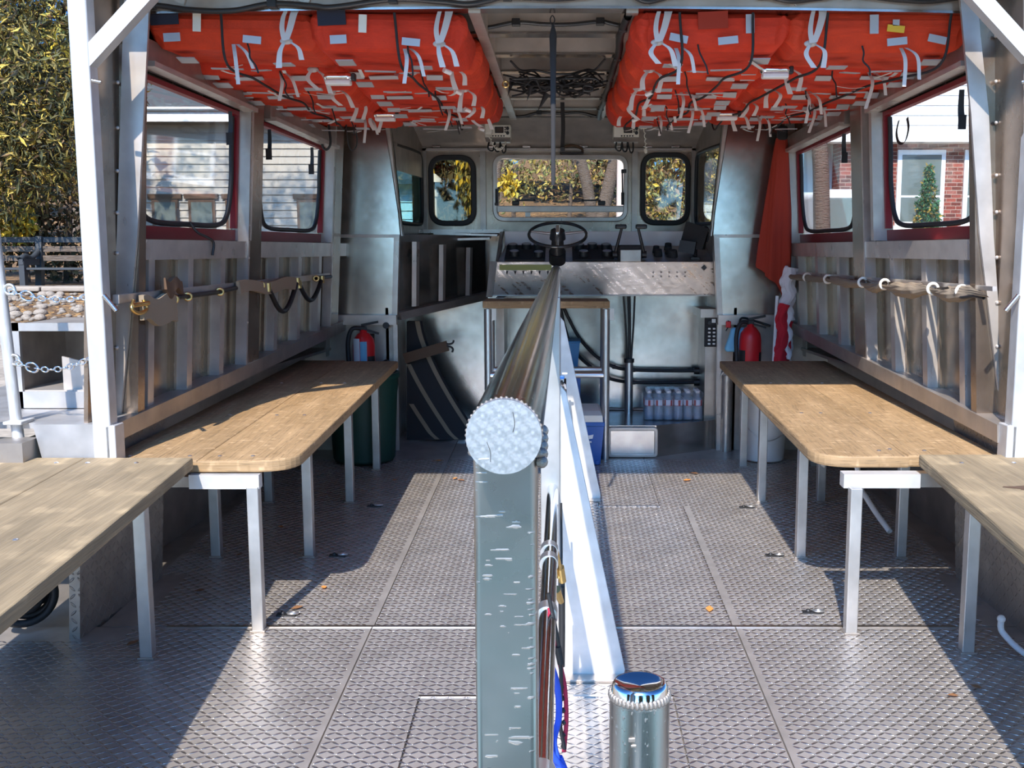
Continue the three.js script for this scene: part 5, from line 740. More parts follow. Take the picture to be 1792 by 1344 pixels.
/* rolled canvas and hoses along the side walls */
{
  const at = (D, y, w) => W(-1, D, y, w), t = thing('grab_rail', 'grey horizontal rail along the ribs of the left wall with black cord through it', 'rail', at(4, 1.1, 0.06));
  part(t, 'rail_bar', wbox(-1, 3.04, 5.06, (D) => 1.092 + 0.009 * (D - 3), (D) => 1.118 + 0.009 * (D - 3), 0.043, 0.062), M.aluRib);
  part(t, 'cord', tube([[3.1, 1.085], [3.3, 1.088], [3.42, 1.095], [3.7, 1.098], [3.9, 1.108], [4.1, 1.112]].map(([D, y]) => at(D, y, 0.072)), 0.0085, 60, 8), M.black); part(t, 'cord', tube([[4.82, 1.118], [5.04, 1.12]].map(([D, y]) => at(D, y, 0.072)), 0.009, 10, 8), M.black);
  for (const [D, y] of [[3.46, 1.094], [3.36, 1.09], [4.12, 1.11], [4.8, 1.118], [3.72, 1.1]]) part(t, 'grommet', flat(ring(0.011, 0.005).rotateY(0.4).translate(...at(D, y, 0.078).toArray())), M.brass);
  for (const [a, b, dy, lab] of [[4.17, 4.52, 0.115, 'black hose loop hanging from the left wall rail, nearer one'], [4.54, 4.86, 0.085, 'black hose loop hanging from the left wall rail, farther one']]) { const h = thing('hose_loop', lab, 'hose', at((a + b) / 2, 1.0, 0.08)); const pts = []; for (let i = 0; i <= 10; i++) { const k = i / 10; pts.push(at(a + (b - a) * k, 1.10 - dy * Math.sin(Math.PI * Math.pow(k, 1.15)) + 0.012 * k, 0.085)); } part(h, 'hose', tube(pts, 0.0105, 50, 8), M.rubber); for (const q of [pts[0], pts[10]]) part(h, 'ferrule', rod(q.clone().add(new THREE.Vector3(0, -0.018, 0)), q.clone().add(new THREE.Vector3(0, 0.016, 0)), 0.0135), M.brass); }
  const flap = (D0, D1, y0, y1, lab, seed) => { const f = thing('canvas_flap', lab, 'canvas', at((D0 + D1) / 2, y0, 0.08)), n = 16, rows = []; for (let i = 0; i <= n; i++) { const k = i / n, D = D0 + (D1 - D0) * k, e = 0.012 * Math.sin(k * 9 + seed); rows.push(hexRow(D, y0 + (y1 - y0) * 0.25 * Math.abs(Math.sin(k * 3 + seed)) + e, y1 + e * 0.7)); } function hexRow(D, a, b) { return [at(D, a, 0.075), at(D, a, 0.092), at(D, b, 0.086), at(D, b, 0.07)]; } const gs = []; for (let i = 0; i < n; i++) gs.push(hex([...rows[i], ...rows[i + 1]])); part(f, 'canvas_cloth', merge(gs), M.khaki); return f; };
  flap(3.14, 3.36, 1.005, 1.105, 'folded khaki canvas scrap hanging at the near end of the left rail', 1); const f2 = flap(3.28, 3.40, 1.105, 1.155, 'dark folded canvas lump on top of the left rail', 2.2); f2.children[0].material = M.brown; flap(3.88, 4.52, 1.07, 1.128, 'long brown canvas strip tied along the left rail', 0.5);
  const s = thing('shackle', 'brass shackle at the near end of the left wall rail', 'shackle', at(3.1, 1.08, 0.08)); part(s, 'bow', tube([at(3.08, 1.10, 0.085), at(3.06, 1.075, 0.09), at(3.1, 1.06, 0.09), at(3.15, 1.07, 0.09), at(3.14, 1.10, 0.085)], 0.006, 40, 8), M.brass); part(s, 'pin', rod(at(3.06, 1.085, 0.09), at(3.16, 1.088, 0.09), 0.007), M.brass);
}
{
  const at = (D, y, w) => W(1, D, y, w), t = thing('canvas_roll', 'thick khaki canvas rolled and tied along the ribs of the right wall', 'canvas', at(4, 1.1, 0.06));
  const roll = (D0, D1, r0, r1, seed) => { const pts = []; for (let i = 0; i <= 12; i++) { const k = i / 12; pts.push(at(D0 + (D1 - D0) * k, 1.122 - 0.010 * Math.sin(Math.PI * k) + 0.004 * Math.sin(seed + 5 * k), 0.085)); } const g = tube(pts, 1, 50, 14), p = g.attributes.position, c = new THREE.CatmullRomCurve3(pts), v = new THREE.Vector3(); for (let i = 0; i < p.count; i++) { v.fromBufferAttribute(p, i); const k = Math.min(1, Math.max(0, (-v.z - D0) / (D1 - D0))), q = c.getPoint(k), d = v.clone().sub(q); d.z *= 0.05; const r = r0 + (r1 - r0) * Math.sin(Math.PI * Math.min(1, Math.max(0, k))), a = Math.atan2(d.y, d.x); d.setLength(r * (1 + 0.12 * Math.sin(3 * a + seed + 6 * k) + 0.08 * Math.sin(25 * k + 2 * a))); p.setXYZ(i, q.x + d.x * 0.8, q.y + d.y, v.z); } g.computeVertexNormals(); part(t, 'canvas_section', g, M.khaki); };
  roll(3.08, 3.42, 0.012, 0.026, 1); roll(3.42, 3.86, 0.014, 0.027, 2.2); roll(3.86, 4.10, 0.014, 0.022, 3.1); roll(4.10, 4.55, 0.012, 0.018, 4.4); roll(4.55, 5.22, 0.010, 0.015, 5.7);
  for (const D of [3.20, 3.42, 3.86, 4.10, 4.55, 4.87]) part(t, 'tie', flat(ring(0.017, 0.0055, 20, 6).translate(...at(D, 1.122, 0.085).toArray())), M.cream); part(t, 'rail_bar', wbox(1, 3.06, 5.2, 1.128, 1.142, 0.043, 0.055), M.aluRib); part(t, 'cord', tube([at(3.06, 1.108, 0.08), at(3.1, 1.112, 0.09), at(3.16, 1.105, 0.1), at(3.22, 1.11, 0.09)], 0.006, 30, 6), M.black);
}
/* window straps and the cords below the left rack */
for (const [s, D, y, k, lab] of [[1, 3.33, 1.73, 0, 'dark strap hanging straight at the top of the aft right window'], [1, 3.83, 1.72, 1, 'dark looped strap at the top of the aft right window'], [1, 4.48, 1.72, 0, 'dark strap hanging at the top of the forward right window'], [-1, 3.92, 1.74, 0, 'dark strap hanging at the top of the aft left window'], [-1, 4.32, 1.72, 0, 'dark strap hanging at the top corner of the forward left window'], [-1, 4.86, 1.70, 0, 'short dark strap hanging inside the forward left window']]) {
  const q = (dD, dy) => W(s, D + dD, y + dy, 0.022); const t = thing('window_strap', lab, 'strap', q(0, -0.05));
  if (k) part(t, 'webbing', ribbon([q(-0.05, 0.0), q(-0.06, -0.04), q(-0.02, -0.085), q(0.04, -0.075), q(0.055, -0.04), q(0.03, 0.0)], 0.016, new THREE.Vector3(0.2, 0.5, 1), 24), M.rubber); else { part(t, 'webbing', ribbon([q(0, 0.02), q(0.008, -0.04), q(0, -0.09)], [0.016, 0.022], new THREE.Vector3(1, 0, 0.3), 10), M.rubber); part(t, 'buckle', flat(new THREE.BoxGeometry(0.024, 0.045, 0.006).translate(...q(0, -0.08).toArray())), M.blackMat); }
}
for (const [x, y, D, lab] of [[-1.10, 1.715, 4.93, 'loop of black cord hanging below the left rack at the bulkhead'], [-0.97, 1.71, 4.9, 'thin cord hanging below the left rack beside the loop']]) { const t = thing('loose_rope', lab, 'cord', P(x, y, D)); part(t, 'cord', tube([P(x - 0.03, y + 0.12, D), P(x - 0.022, y + 0.03, D), P(x - 0.005, y, D), P(x + 0.018, y + 0.03, D), P(x + 0.012, y + 0.12, D)], x < -1 ? 0.006 : 0.003, 40, 6), M.black); }
{ const t = thing('latch_cord', 'thin black cord hanging from the sill of the aft left window', 'cord', W(-1, 3.6, 1.24, 0.05)); part(t, 'cord', tube([W(-1, 3.62, 1.345, 0.01), W(-1, 3.64, 1.31, 0.03), W(-1, 3.70, 1.28, 0.058), W(-1, 3.70, 1.23, 0.058)], 0.005, 30, 6), M.black); }
/* chains and rail at the open left side */
{
  const r = thing('side_rail', 'white tube rail post at the left edge of the boat', 'rail', P(-1.615, 0.74, 3.0)); part(r, 'tube_post', rod(P(-1.603, 0.60, 3.0), P(-1.638, 1.32, 3.0), 0.0165, 0.0165, 18), M.aluWhite); part(r, 'inner_post', rod(P(-1.66, 0.60, 2.96), P(-1.66, 1.0, 2.96), 0.013), M.aluWhite); part(r, 'base_pad', box(-1.63, -1.575, 0.742, 0.752, 2.96, 3.04, 0.003), M.aluWhite); for (const y of [1.135, 0.93]) part(r, 'eye', flat(ring(0.014, 0.005).translate(-1.60, y, -2.995)), M.steel);
  const chain = (x0, y0, x1, y1, sag, n, lab) => { const t = thing('chain', lab, 'chain', P((x0 + x1) / 2, y0 - sag, 2.99)); for (let i = 0; i < n; i++) { const k = (i + 0.5) / n, x = x0 + (x1 - x0) * k, y = y0 + (y1 - y0) * k - sag * 4 * k * (1 - k), dx = (x1 - x0) / n, dy = ((y1 - y0) - sag * 4 * (1 - 2 * k)) / n, big = i === 2, L = Math.hypot(dx, dy) * (big ? 1.5 : 0.86); const g = new THREE.TorusGeometry(1, big ? 0.2 : 0.28, 7, 18).scale(L * 0.62, big ? 0.014 : 0.0075, big ? 0.014 : 0.0075).rotateX(i % 2 ? 1.35 : 0.15).rotateZ(Math.atan2(dy, dx)).translate(x, y, -2.99); part(t, big ? 'quick_link' : 'chain_link', flat(g), M.chrome); } };
  chain(-1.60, 1.132, -1.37, 1.115, 0.016, 11, 'upper steel chain between the left rail post and the white frame'); chain(-1.595, 0.925, -1.37, 0.94, 0.03, 12, 'lower steel chain between the left rail post and the white frame');
  chain(1.37, 0.86, 1.55, 0.83, 0.015, 8, 'steel chain at the right edge beyond the white frame');
}
/* open box on the left side deck */
{
  const t = thing('metal_box', 'open grey aluminium box standing on the left side deck', 'box', P(-1.62, 0.745, 3.4)), x0 = -1.752, x1 = -1.46, y0 = 0.79, y1 = 1.015, D0 = 3.28, D1 = 3.6, w = 0.012;
  part(t, 'wall', box(x0, x0 + w, y0, y1, D0, D1), M.alu); part(t, 'wall', box(x1 - w, x1, y0, y1, D0, D1), M.alu); part(t, 'wall', box(x0, x1, y0, y1, D1, D1 + w), M.alu); part(t, 'wall', box(x0, x1, y1 - w, y1, D0, D1), M.aluRib); part(t, 'wall', box(x0, x1, y0, y0 + w, D0, D1), M.aluRib);
  const fr = part(t, 'front_frame', merge([box(x0 - 0.004, x0 + 0.024, 0.745, y1 + 0.004, D0 - 0.01, D0 + 0.004), box(x1 - 0.024, x1, 0.745, y1 + 0.004, D0 - 0.01, D0 + 0.004), box(x0, x1, y1 - 0.022, y1 + 0.004, D0 - 0.01, D0 + 0.004), box(x0, x1, 0.745, 0.798, D0 - 0.01, D0 + 0.004)]), M.aluPale); part(t, 'inner_post', box(-1.66, -1.645, y0, y1, D1 - 0.02, D1), M.alu);
  part(t, 'inner_plate', hex([P(-1.615, y0 + w, D0 + 0.03), P(-1.48, y0 + w, D0 + 0.03), P(-1.48, y0 + 0.085, D0 + 0.03), P(-1.615, y0 + 0.118, D0 + 0.03), P(-1.615, y0 + w, D0 + 0.04), P(-1.48, y0 + w, D0 + 0.04), P(-1.48, y0 + 0.085, D0 + 0.04), P(-1.615, y0 + 0.118, D0 + 0.04)]), M.aluRib);
}
{ const t = thing('hose_reel', 'black coiled hose on the deck at the near left edge', 'hose', P(-1.63, fl(2.95), 2.95)); for (const [r, a] of [[0.085, 0], [0.066, 0.02], [0.048, 0.0]]) part(t, 'coil', flat(ring(r, 0.012, 36, 10).rotateY(0.5).translate(-1.60 + a * 0.3, fl(2.95) + 0.12, -2.95 - a)), M.rubber); part(t, 'drum', rod(P(-1.61, fl(2.95) + 0.12, 2.92), P(-1.58, fl(2.95) + 0.12, 3.02), 0.045, 0.045, 24), M.black); }
/* tie-down rings on the deck and fallen leaves */
for (const [x, D, lab] of [[-0.86, 3.10, 'dark deck tie-down ring beside the front left bench leg'], [0.79, 3.12, 'deck tie-down ring beside the front right bench leg'], [-0.82, 3.66, 'dark deck tie-down ring by the second left bench leg'], [0.78, 3.66, 'dark deck tie-down ring by the second right bench leg'], [-0.80, 4.30, 'dark deck tie-down ring by the third left bench leg'], [0.79, 4.28, 'deck tie-down ring by the third right bench leg']]) { const t = thing('tie_down_ring', lab, 'ring', P(x, fl(D), D)); part(t, 'plate', slab(x - 0.03, x + 0.03, 0, 0.005, D - 0.012, D + 0.012), M.black); part(t, 'ring', flat(ring(0.016, 0.004, 20, 6).rotateX(Math.PI / 2 - 0.2).translate(x + 0.02, fl(D) + 0.008, -D)), M.steel); part(t, 'bolt', flat(new THREE.SphereGeometry(0.008, 10, 6).translate(x - 0.012, fl(D) + 0.006, -D)), M.black); }
{
  const lm = [std({ color: lin(0.55, 0.22, 0.05), roughness: 0.8, side: THREE.DoubleSide }), std({ color: lin(0.22, 0.10, 0.04), roughness: 0.8, side: THREE.DoubleSide })];
  const s = new THREE.Shape(); s.moveTo(0, -0.02); s.quadraticCurveTo(0.014, -0.006, 0.010, 0.006); s.quadraticCurveTo(0.004, 0.016, 0, 0.022); s.quadraticCurveTo(-0.006, 0.014, -0.011, 0.006); s.quadraticCurveTo(-0.012, -0.006, 0, -0.02); const g = new THREE.ShapeGeometry(s, 6).rotateX(-Math.PI / 2); { const p = g.attributes.position; for (let i = 0; i < p.count; i++) p.setY(i, 0.004 + 14 * p.getX(i) ** 2 + 5 * Math.max(0, p.getZ(i)) ** 2); } g.computeVertexNormals();
  const q = rng(77); const spots = [[-0.50, 4.75, 0], [-0.47, 4.72, 1], [0.64, 4.85, 1], [0.59, 4.72, 0], [-0.795, 3.33, 0], [-0.84, 3.15, 1], [0.47, 3.14, 0], [-1.18, 3.66, 1], [-1.12, 4.0, 0], [-1.25, 2.88, 1], [-0.78, 4.72, 0], [-1.2, 3.3, 1], [1.1, 2.6, 1], [1.02, 2.55, 1], [-0.62, 5.1, 0]];
  const where = ['left of the rail, farther forward', 'left of the rail beside another leaf', 'on the right by the helm step', 'on the right, just aft of the helm step', 'by the front left bench leg shadow', 'beside the front left tie-down ring', 'in the middle of the right deck plates', 'under the left bench by its second leg', 'under the middle of the left bench', 'under the near left bench', 'by the far inner leg of the left bench', 'under the left bench near its front', 'by the near right bench leg', 'in the shadow beside the near right bench', 'in front of the leaning board'];
  spots.forEach(([x, D, k], i) => { const m = new THREE.Mesh(g, lm[k]); m.name = numbered('fallen_leaf'); m.position.set(x, fl(D) + 0.002, -D); m.rotation.set(Math.atan(SLOPE), q() * 6, 0); const sc = 0.7 + 0.6 * q(); m.scale.set(sc, 1, sc); m.castShadow = m.receiveShadow = true; m.userData = { label: (k ? 'dark dry leaf on the deck ' : 'orange dry leaf on the deck ') + where[i], category: 'leaf', group: k ? 'dark dry leaves on the deck' : 'orange dry leaves on the deck' }; scene.add(m); });
}

/* ================================================================== OUTSIDE */
/* ground, water, bank and hill */
const sm = THREE.MathUtils.smoothstep;
function hillH(x, D) { const k = Math.max(0, D - (24 - 11 * sm(x, -3.2, -1.6))), r = 1 - sm(x, 2.7, 4.4); return 0.5 + r * ((D > 9.2 ? 0.32 * Math.min(1, (D - 9.2) / 1.6) : 0) + 0.13 * k * Math.min(1, k / 5) + 0.2 * (vnoise(x * 0.35 + 50, D * 0.35, 997) - 0.5) * Math.min(1, k / 2)) - 0.02 * (1 - r); }
{
  const gl = structure('ground_left', 'pale paved quay beside the boat'); part(gl, 'paving', box(-60, -2.15, 0.2, 0.5, -30, 9.2), M.pave);
  const gr = structure('ground_right', 'pale paved street on the right of the boat'); part(gr, 'paving', box(2.15, 60, 0.2, 0.5, -30, 60), M.pave);
  const ga = structure('ground_aft', 'unseen asphalt landing behind the boat, toned dark for the rail post reflection'); part(ga, 'paving', box(-2.15, 2.15, 0.1, 0.4, -30, -2.2), M.asphalt);  // out of view; dark colour set so the near rail post mirrors darker
  const wa = structure('water', 'dark water around the hull'); part(wa, 'surface', box(-2.2, 2.2, -0.6, -0.35, -2.3, 9.2), M.water);
  const g = new THREE.PlaneGeometry(80, 62, 160, 90).rotateX(-Math.PI / 2).translate(-34, 0, -(9.2 + 31)), p = g.attributes.position; for (let i = 0; i < p.count; i++) p.setY(i, hillH(p.getX(i), -p.getZ(i))); g.computeVertexNormals(); const hs = structure('hill', 'leaf strewn wooded hillside beyond the bow'); part(hs, 'slope', flat(boxUV(g)), M.litter);
  const wl = structure('kerb_wall', 'low stone kerb along the leaf strewn bank'); const q = rng(9); for (let i = 0; i < 18; i++) { const x = -11.5 + 0.5 * i; part(wl, 'cap_stone', box(x, x + 0.485, 0.80 + 0.01 * q(), 0.86 + 0.012 * q(), 10.9, 11.25, 0.02), M.stone); }
  const rk = []; for (let i = 0; i < 700; i++) { const D = 9.3 + 1.35 * q(), r = 0.018 + 0.05 * q() * q(); rk.push(new THREE.IcosahedronGeometry(r, 1).scale(1.2, 0.7, 1).rotateY(q() * 6).translate(-8.4 + 5.6 * q(), hillH(-6, D) + r * 0.25, -D)); }
  const rb = single('rubble', 'loose stones and debris on the bank left of the boat', 'stones', merge(rk), M.stone); rb.userData.kind = 'stuff';
}
/* foliage: instanced leaves in clumps */
function leafGeo(l, w) { const g = new THREE.BufferGeometry(); g.setAttribute('position', new THREE.Float32BufferAttribute([0, 0, 0, w / 2, l * 0.45, 0.1 * l, 0, l, 0, 0, 0, 0, 0, l, 0, -w / 2, l * 0.45, 0.1 * l], 3)); g.setAttribute('uv', new THREE.Float32BufferAttribute([0.5, 0, 1, 0.5, 0.5, 1, 0.5, 0, 0.5, 1, 0, 0.5], 2)); g.computeVertexNormals(); return g; }
function foliage(parent, n, clumps, l, w, cols, seed, hang = 0, name = 'foliage') {
  const q = rng(seed), im = new THREE.InstancedMesh(leafGeo(l, w), M.leaf, n), m = new THREE.Matrix4(), Qn = new THREE.Quaternion(), E = new THREE.Euler(), o = origin.get(parent), c = new THREE.Color();
  for (let i = 0; i < n; i++) {
    const k = clumps[Math.floor(q() * clumps.length)], a = q() * 6.283, z = 2 * q() - 1, r = Math.cbrt(0.25 + 0.75 * q()), s = Math.sqrt(1 - z * z);
    const pos = new THREE.Vector3(k[0] + k[3] * r * s * Math.cos(a), k[1] + k[4] * r * z, -(k[2] + k[5] * r * s * Math.sin(a))).sub(o);
    if (hang) E.set(Math.PI + (q() - 0.5) * (hang === 1 ? 1.2 : 3.6), q() * 6.28, (q() - 0.5) * (hang === 1 ? 1.2 : 3.6)); else E.set(q() * 6.28, q() * 6.28, q() * 6.28);
    const sc = 0.6 + 0.8 * q(); m.compose(pos, Qn.setFromEuler(E), new THREE.Vector3(sc, sc * (hang ? 1.3 : 1), sc)); im.setMatrixAt(i, m);
    const cc = cols[Math.floor(q() * cols.length)], v = 0.65 + 0.7 * q(); c.setRGB(cc[0] * v, cc[1] * v, cc[2] * v); im.setColorAt(i, c);
  }
  im.name = name; im.castShadow = im.receiveShadow = true; im.userData.kind = 'stuff'; parent.add(im); return im;
}
const OL = [[0.14, 0.115, 0.03], [0.20, 0.16, 0.045], [0.09, 0.09, 0.03], [0.36, 0.25, 0.05], [0.05, 0.055, 0.02], [0.14, 0.08, 0.03], [0.03, 0.03, 0.015]], YL = [[0.62, 0.42, 0.03], [0.50, 0.36, 0.05], [0.30, 0.26, 0.05], [0.75, 0.50, 0.04]], GY = [[0.20, 0.20, 0.06], [0.30, 0.26, 0.09], [0.12, 0.13, 0.05], [0.36, 0.28, 0.07]], DK = [[0.05, 0.05, 0.02], [0.09, 0.075, 0.03], [0.06, 0.06, 0.025], [0.13, 0.10, 0.04]], BR = [[0.16, 0.09, 0.04], [0.24, 0.14, 0.05], [0.30, 0.20, 0.08], [0.10, 0.06, 0.03]];
function tree(name, label, x, D, base, trunk, clumps, n, l, w, cols, seed, hang, group) {
  const t = thing(name, label, 'tree', P(x, base, D), group); trunk.forEach(([pts, r0, r1]) => { const v = pts.map((a) => P(...a)); for (let i = 0; i < v.length - 1; i++) { const k0 = i / (v.length - 1), k1 = (i + 1) / (v.length - 1); part(t, i ? 'branch' : 'trunk', rod(v[i], v[i + 1], r0 + (r1 - r0) * k0, r0 + (r1 - r0) * k1, 10), M.bark); } });
  foliage(t, n, clumps, l, w, cols, seed, hang); return t;
}
tree('weeping_tree', 'large tree with drooping olive and yellow leaves left of the boat', -6.9, 11.9, 0.8, [[[[-7.2, 0.6, 12.2], [-7.1, 2.5, 12.2], [-6.6, 4.6, 12]], 0.2, 0.12]], [[-6.6, 3.3, 11.8, 1.3, 1.3, 0.9], [-5.4, 3.4, 11.6, 0.9, 1.2, 0.8], [-5.7, 2.6, 11.6, 0.6, 0.8, 0.6], [-6.5, 2.2, 11.7, 0.9, 0.7, 0.6], [-6.0, 4.6, 11.8, 1.8, 1.0, 1.0], [-7.2, 7.6, 11.8, 1.5, 1.0, 1.2], [-5.4, 7.2, 12, 1.2, 0.8, 1.0]], 24000, 0.085, 0.028, OL.concat([[0.45, 0.33, 0.06], [0.02, 0.02, 0.01]]), 11, 0.5);
tree('hedge_shrub', 'dark brown autumn shrub behind the park bench', -6.2, 13.4, 0.9, [[[[-6.4, 0.8, 13.4], [-6.3, 2.0, 13.4]], 0.06, 0.03]], [[-7.4, 1.8, 13.4, 0.8, 0.9, 0.5], [-6.5, 1.7, 13.4, 0.55, 0.9, 0.5], [-7.2, 2.7, 13.5, 0.9, 0.7, 0.5]], 6500, 0.09, 0.05, DK.concat(BR), 12, 0);
tree('yellow_bush', 'small bright yellow and green bush behind the left end of the park bench', -6.55, 12.6, 0.9, [[[[-6.55, 0.85, 12.7], [-6.55, 1.3, 12.7]], 0.03, 0.02]], [[-6.6, 1.55, 12.6, 0.22, 0.22, 0.2], [-6.75, 1.85, 12.7, 0.2, 0.25, 0.2]], 700, 0.09, 0.06, YL.concat([[0.2, 0.26, 0.06]]), 13, 0);
/* trees in front of the bow */
tree('forked_tree', 'grey forked tree trunk seen through the right half of the centre windscreen', 0.55, 17, 1.6, [[[[0.57, 1.4, 17], [0.42, 2.3, 17], [0.15, 3.3, 17], [-0.1, 4.6, 17.2]], 0.11, 0.07], [[[0.57, 1.4, 17], [0.85, 2.6, 17], [1.0, 3.6, 17], [1.05, 5.2, 17]], 0.12, 0.08]], [[0.5, 3.7, 16.8, 1.2, 0.7, 0.7], [0.2, 2.9, 18, 1.0, 0.6, 0.5], [0.9, 4.8, 17, 1.8, 0.8, 0.9]], 800, 0.11, 0.045, GY, 21, 0);
tree('yellow_tree', 'sparse tree with bright yellow leaves seen in the left half of the centre windscreen', -0.75, 14, 1.2, [[[[-0.95, 1.0, 14], [-0.85, 2.3, 14], [-0.6, 3.4, 14]], 0.07, 0.03]], [[-0.42, 2.75, 13.9, 0.26, 0.22, 0.2], [-0.75, 2.7, 13.9, 0.2, 0.15, 0.2], [-0.70, 2.1, 13.9, 0.14, 0.14, 0.15], [-0.3, 3.4, 14, 0.6, 0.4, 0.4]], 700, 0.09, 0.06, YL, 22, 0);
tree('yellow_tree', 'tree with drooping yellow leaves at the right of the left windscreen', -1.55, 15, 1.4, [[[[-1.2, 1.2, 15.4], [-1.2, 2.6, 15.4], [-1.3, 4.0, 15.2]], 0.08, 0.05]], [[-1.42, 3.0, 15, 0.28, 0.45, 0.3], [-1.30, 2.35, 15, 0.22, 0.55, 0.25], [-1.6, 3.7, 15, 0.8, 0.5, 0.5]], 1500, 0.085, 0.045, YL.concat(GY, OL), 23, 1);
tree('green_bush', 'dense yellow green bush filling the right windscreen', 2.0, 13.5, 1.3, [[[[1.9, 1.0, 13.6], [1.95, 2.6, 13.6]], 0.07, 0.04]], [[1.6, 2.3, 13.5, 0.7, 1.2, 0.6], [2.4, 2.3, 13.5, 0.6, 1.3, 0.6], [1.9, 3.3, 13.6, 0.9, 0.7, 0.6]], 9000, 0.085, 0.04, GY.concat(OL, [[0.5, 0.34, 0.04]]), 24, 0);
for (const [i, x, D, c, where] of [[0, -0.9, 19, GY, 'left'], [1, 0.15, 21, BR.concat(OL), 'middle'], [2, 1.3, 20, OL, 'right']]) tree('understorey_shrub', `olive and brown understorey shrub on the slope beyond the bow, ${where} one`, x, D, hillH(x, D) - 0.1, [[[[x, hillH(x, D) - 0.1, D], [x + 0.1, hillH(x, D) + 1.2, D]], 0.05, 0.03]], [[x - 0.3, hillH(x, D) + 0.9, D, 0.7, 0.6, 0.6], [x + 0.4, hillH(x, D) + 1.3, D, 0.7, 0.7, 0.6]], 900, 0.10, 0.05, c, 90 + i, 0);
tree('dark_evergreen', 'dark dense evergreen behind the lamp post', -2.6, 27, 2.5, [[[[-3.4, 2, 27.5], [-3.4, 7, 27.5]], 0.25, 0.12]], [[-4.3, 4.2, 27, 1.3, 2.8, 1.0], [-2.9, 4.0, 27, 1.1, 2.6, 1.0], [-3.6, 7.0, 27, 2.4, 2.0, 1.4]], 9000, 0.28, 0.12, DK, 25, 0);
{ const spots = [[-14, 30, 5], [-9.5, 26, 4.5], [-5.5, 31, 5.5], [-1.6, 27, 4.6], [1.2, 25, 4.2], [3.6, 24, 4], [3.9, 30, 4.5], [-10.5, 15.5, 5.2], [-19, 34, 6], [20, 40, 6]]; const labs = ['farthest left behind the house', 'behind the middle of the house', 'behind the right end of the house', 'straight beyond the bow, left', 'straight beyond the bow, middle', 'beyond the right windscreen', 'beyond the right side of the bow', 'close behind the weeping tree', 'far off at the left edge', 'far off at the right']; spots.forEach(([x, D, h], i) => { const b = hillH(x, D); tree('autumn_tree', `autumn woodland tree on the hillside, ${labs[i]}`, x, D, b - 0.3, [[[[x, b - 0.5, D], [x + 0.2, b + h * 0.5, D], [x, b + h, D]], 0.2, 0.08]], [[x - h * 0.25, b + h * 0.55, D, h * 0.42, h * 0.32, h * 0.3], [x + h * 0.28, b + h * 0.6, D, h * 0.4, h * 0.34, h * 0.3], [x, b + h * 0.92, D, h * 0.45, h * 0.33, h * 0.35]], 3200, 0.32, 0.16, [GY, BR, OL, YL.concat(GY)][i % 4], 40 + i, 0, 'woodland trees on the hillside'); }); }
for (const [i, x, D, h] of [[0, -22, -18, 11], [1, -11.5, -20, 12], [2, 0, -22, 12], [3, 11.5, -20, 12], [4, 22, -18, 11]]) tree('added_reflection_tree', `unseen tree added astern to darken reflections in glass and metal, ${['first', 'second', 'third', 'fourth', 'fifth'][i]} from the left bank`, x, D, 0.45, [[[[x, 0.4, D], [x, h * 0.5, D], [x, h * 0.9, D]], 0.35, 0.1]], [[x - 1.2, h * 0.45, D, 2.6, h * 0.33, 2.4], [x + 1.2, h * 0.45, D, 2.6, h * 0.33, 2.4], [x, h * 0.75, D, 2.6, h * 0.28, 2.4], [x, h * 0.22, D, 3.6, h * 0.24, 2.4]], 3400, 0.75, 0.5, [BR, BR, OL][i % 3], 80 + i, 0, 'unseen trees added astern for reflections');  // added astern, out of view, to darken reflections; gaps let sky in
/* bench on the bank */
{
  const t = thing('park_bench', 'dark iron and slat park bench on the bank left of the boat', 'bench', P(-6, 0.84, 11.6)), b = 0.84;
  for (const x of [-6.62, -5.98, -5.2]) { const e = part(t, 'end_frame', merge([bar(P(x, b, 11.5), P(x, b + 0.30, 11.5), 0.07, 0.06, XS), bar(P(x, b, 11.85), P(x + 0.0, b + 0.56, 11.92), 0.08, 0.07, XS), bar(P(x, b + 0.28, 11.46), P(x, b + 0.27, 11.9), 0.07, 0.05, XS), tube([P(x, b + 0.30, 11.45), P(x, b + 0.34, 11.55), P(x, b + 0.32, 11.7), P(x, b + 0.40, 11.88)], 0.03, 24, 8)]), M.benchIron); }
  for (let i = 0; i < 4; i++) part(t, 'seat_slat', box(-6.66, -5.16, b + 0.185, b + 0.21, 11.5 + 0.09 * i, 11.575 + 0.09 * i, 0.006), M.benchIron); for (let i = 0; i < 3; i++) part(t, 'back_slat', box(-6.66, -5.16, b + 0.28 + 0.105 * i, b + 0.345 + 0.105 * i, 11.88 + 0.012 * i, 11.9 + 0.012 * i, 0.006), i === 2 ? M.benchIron : M.bark);
}
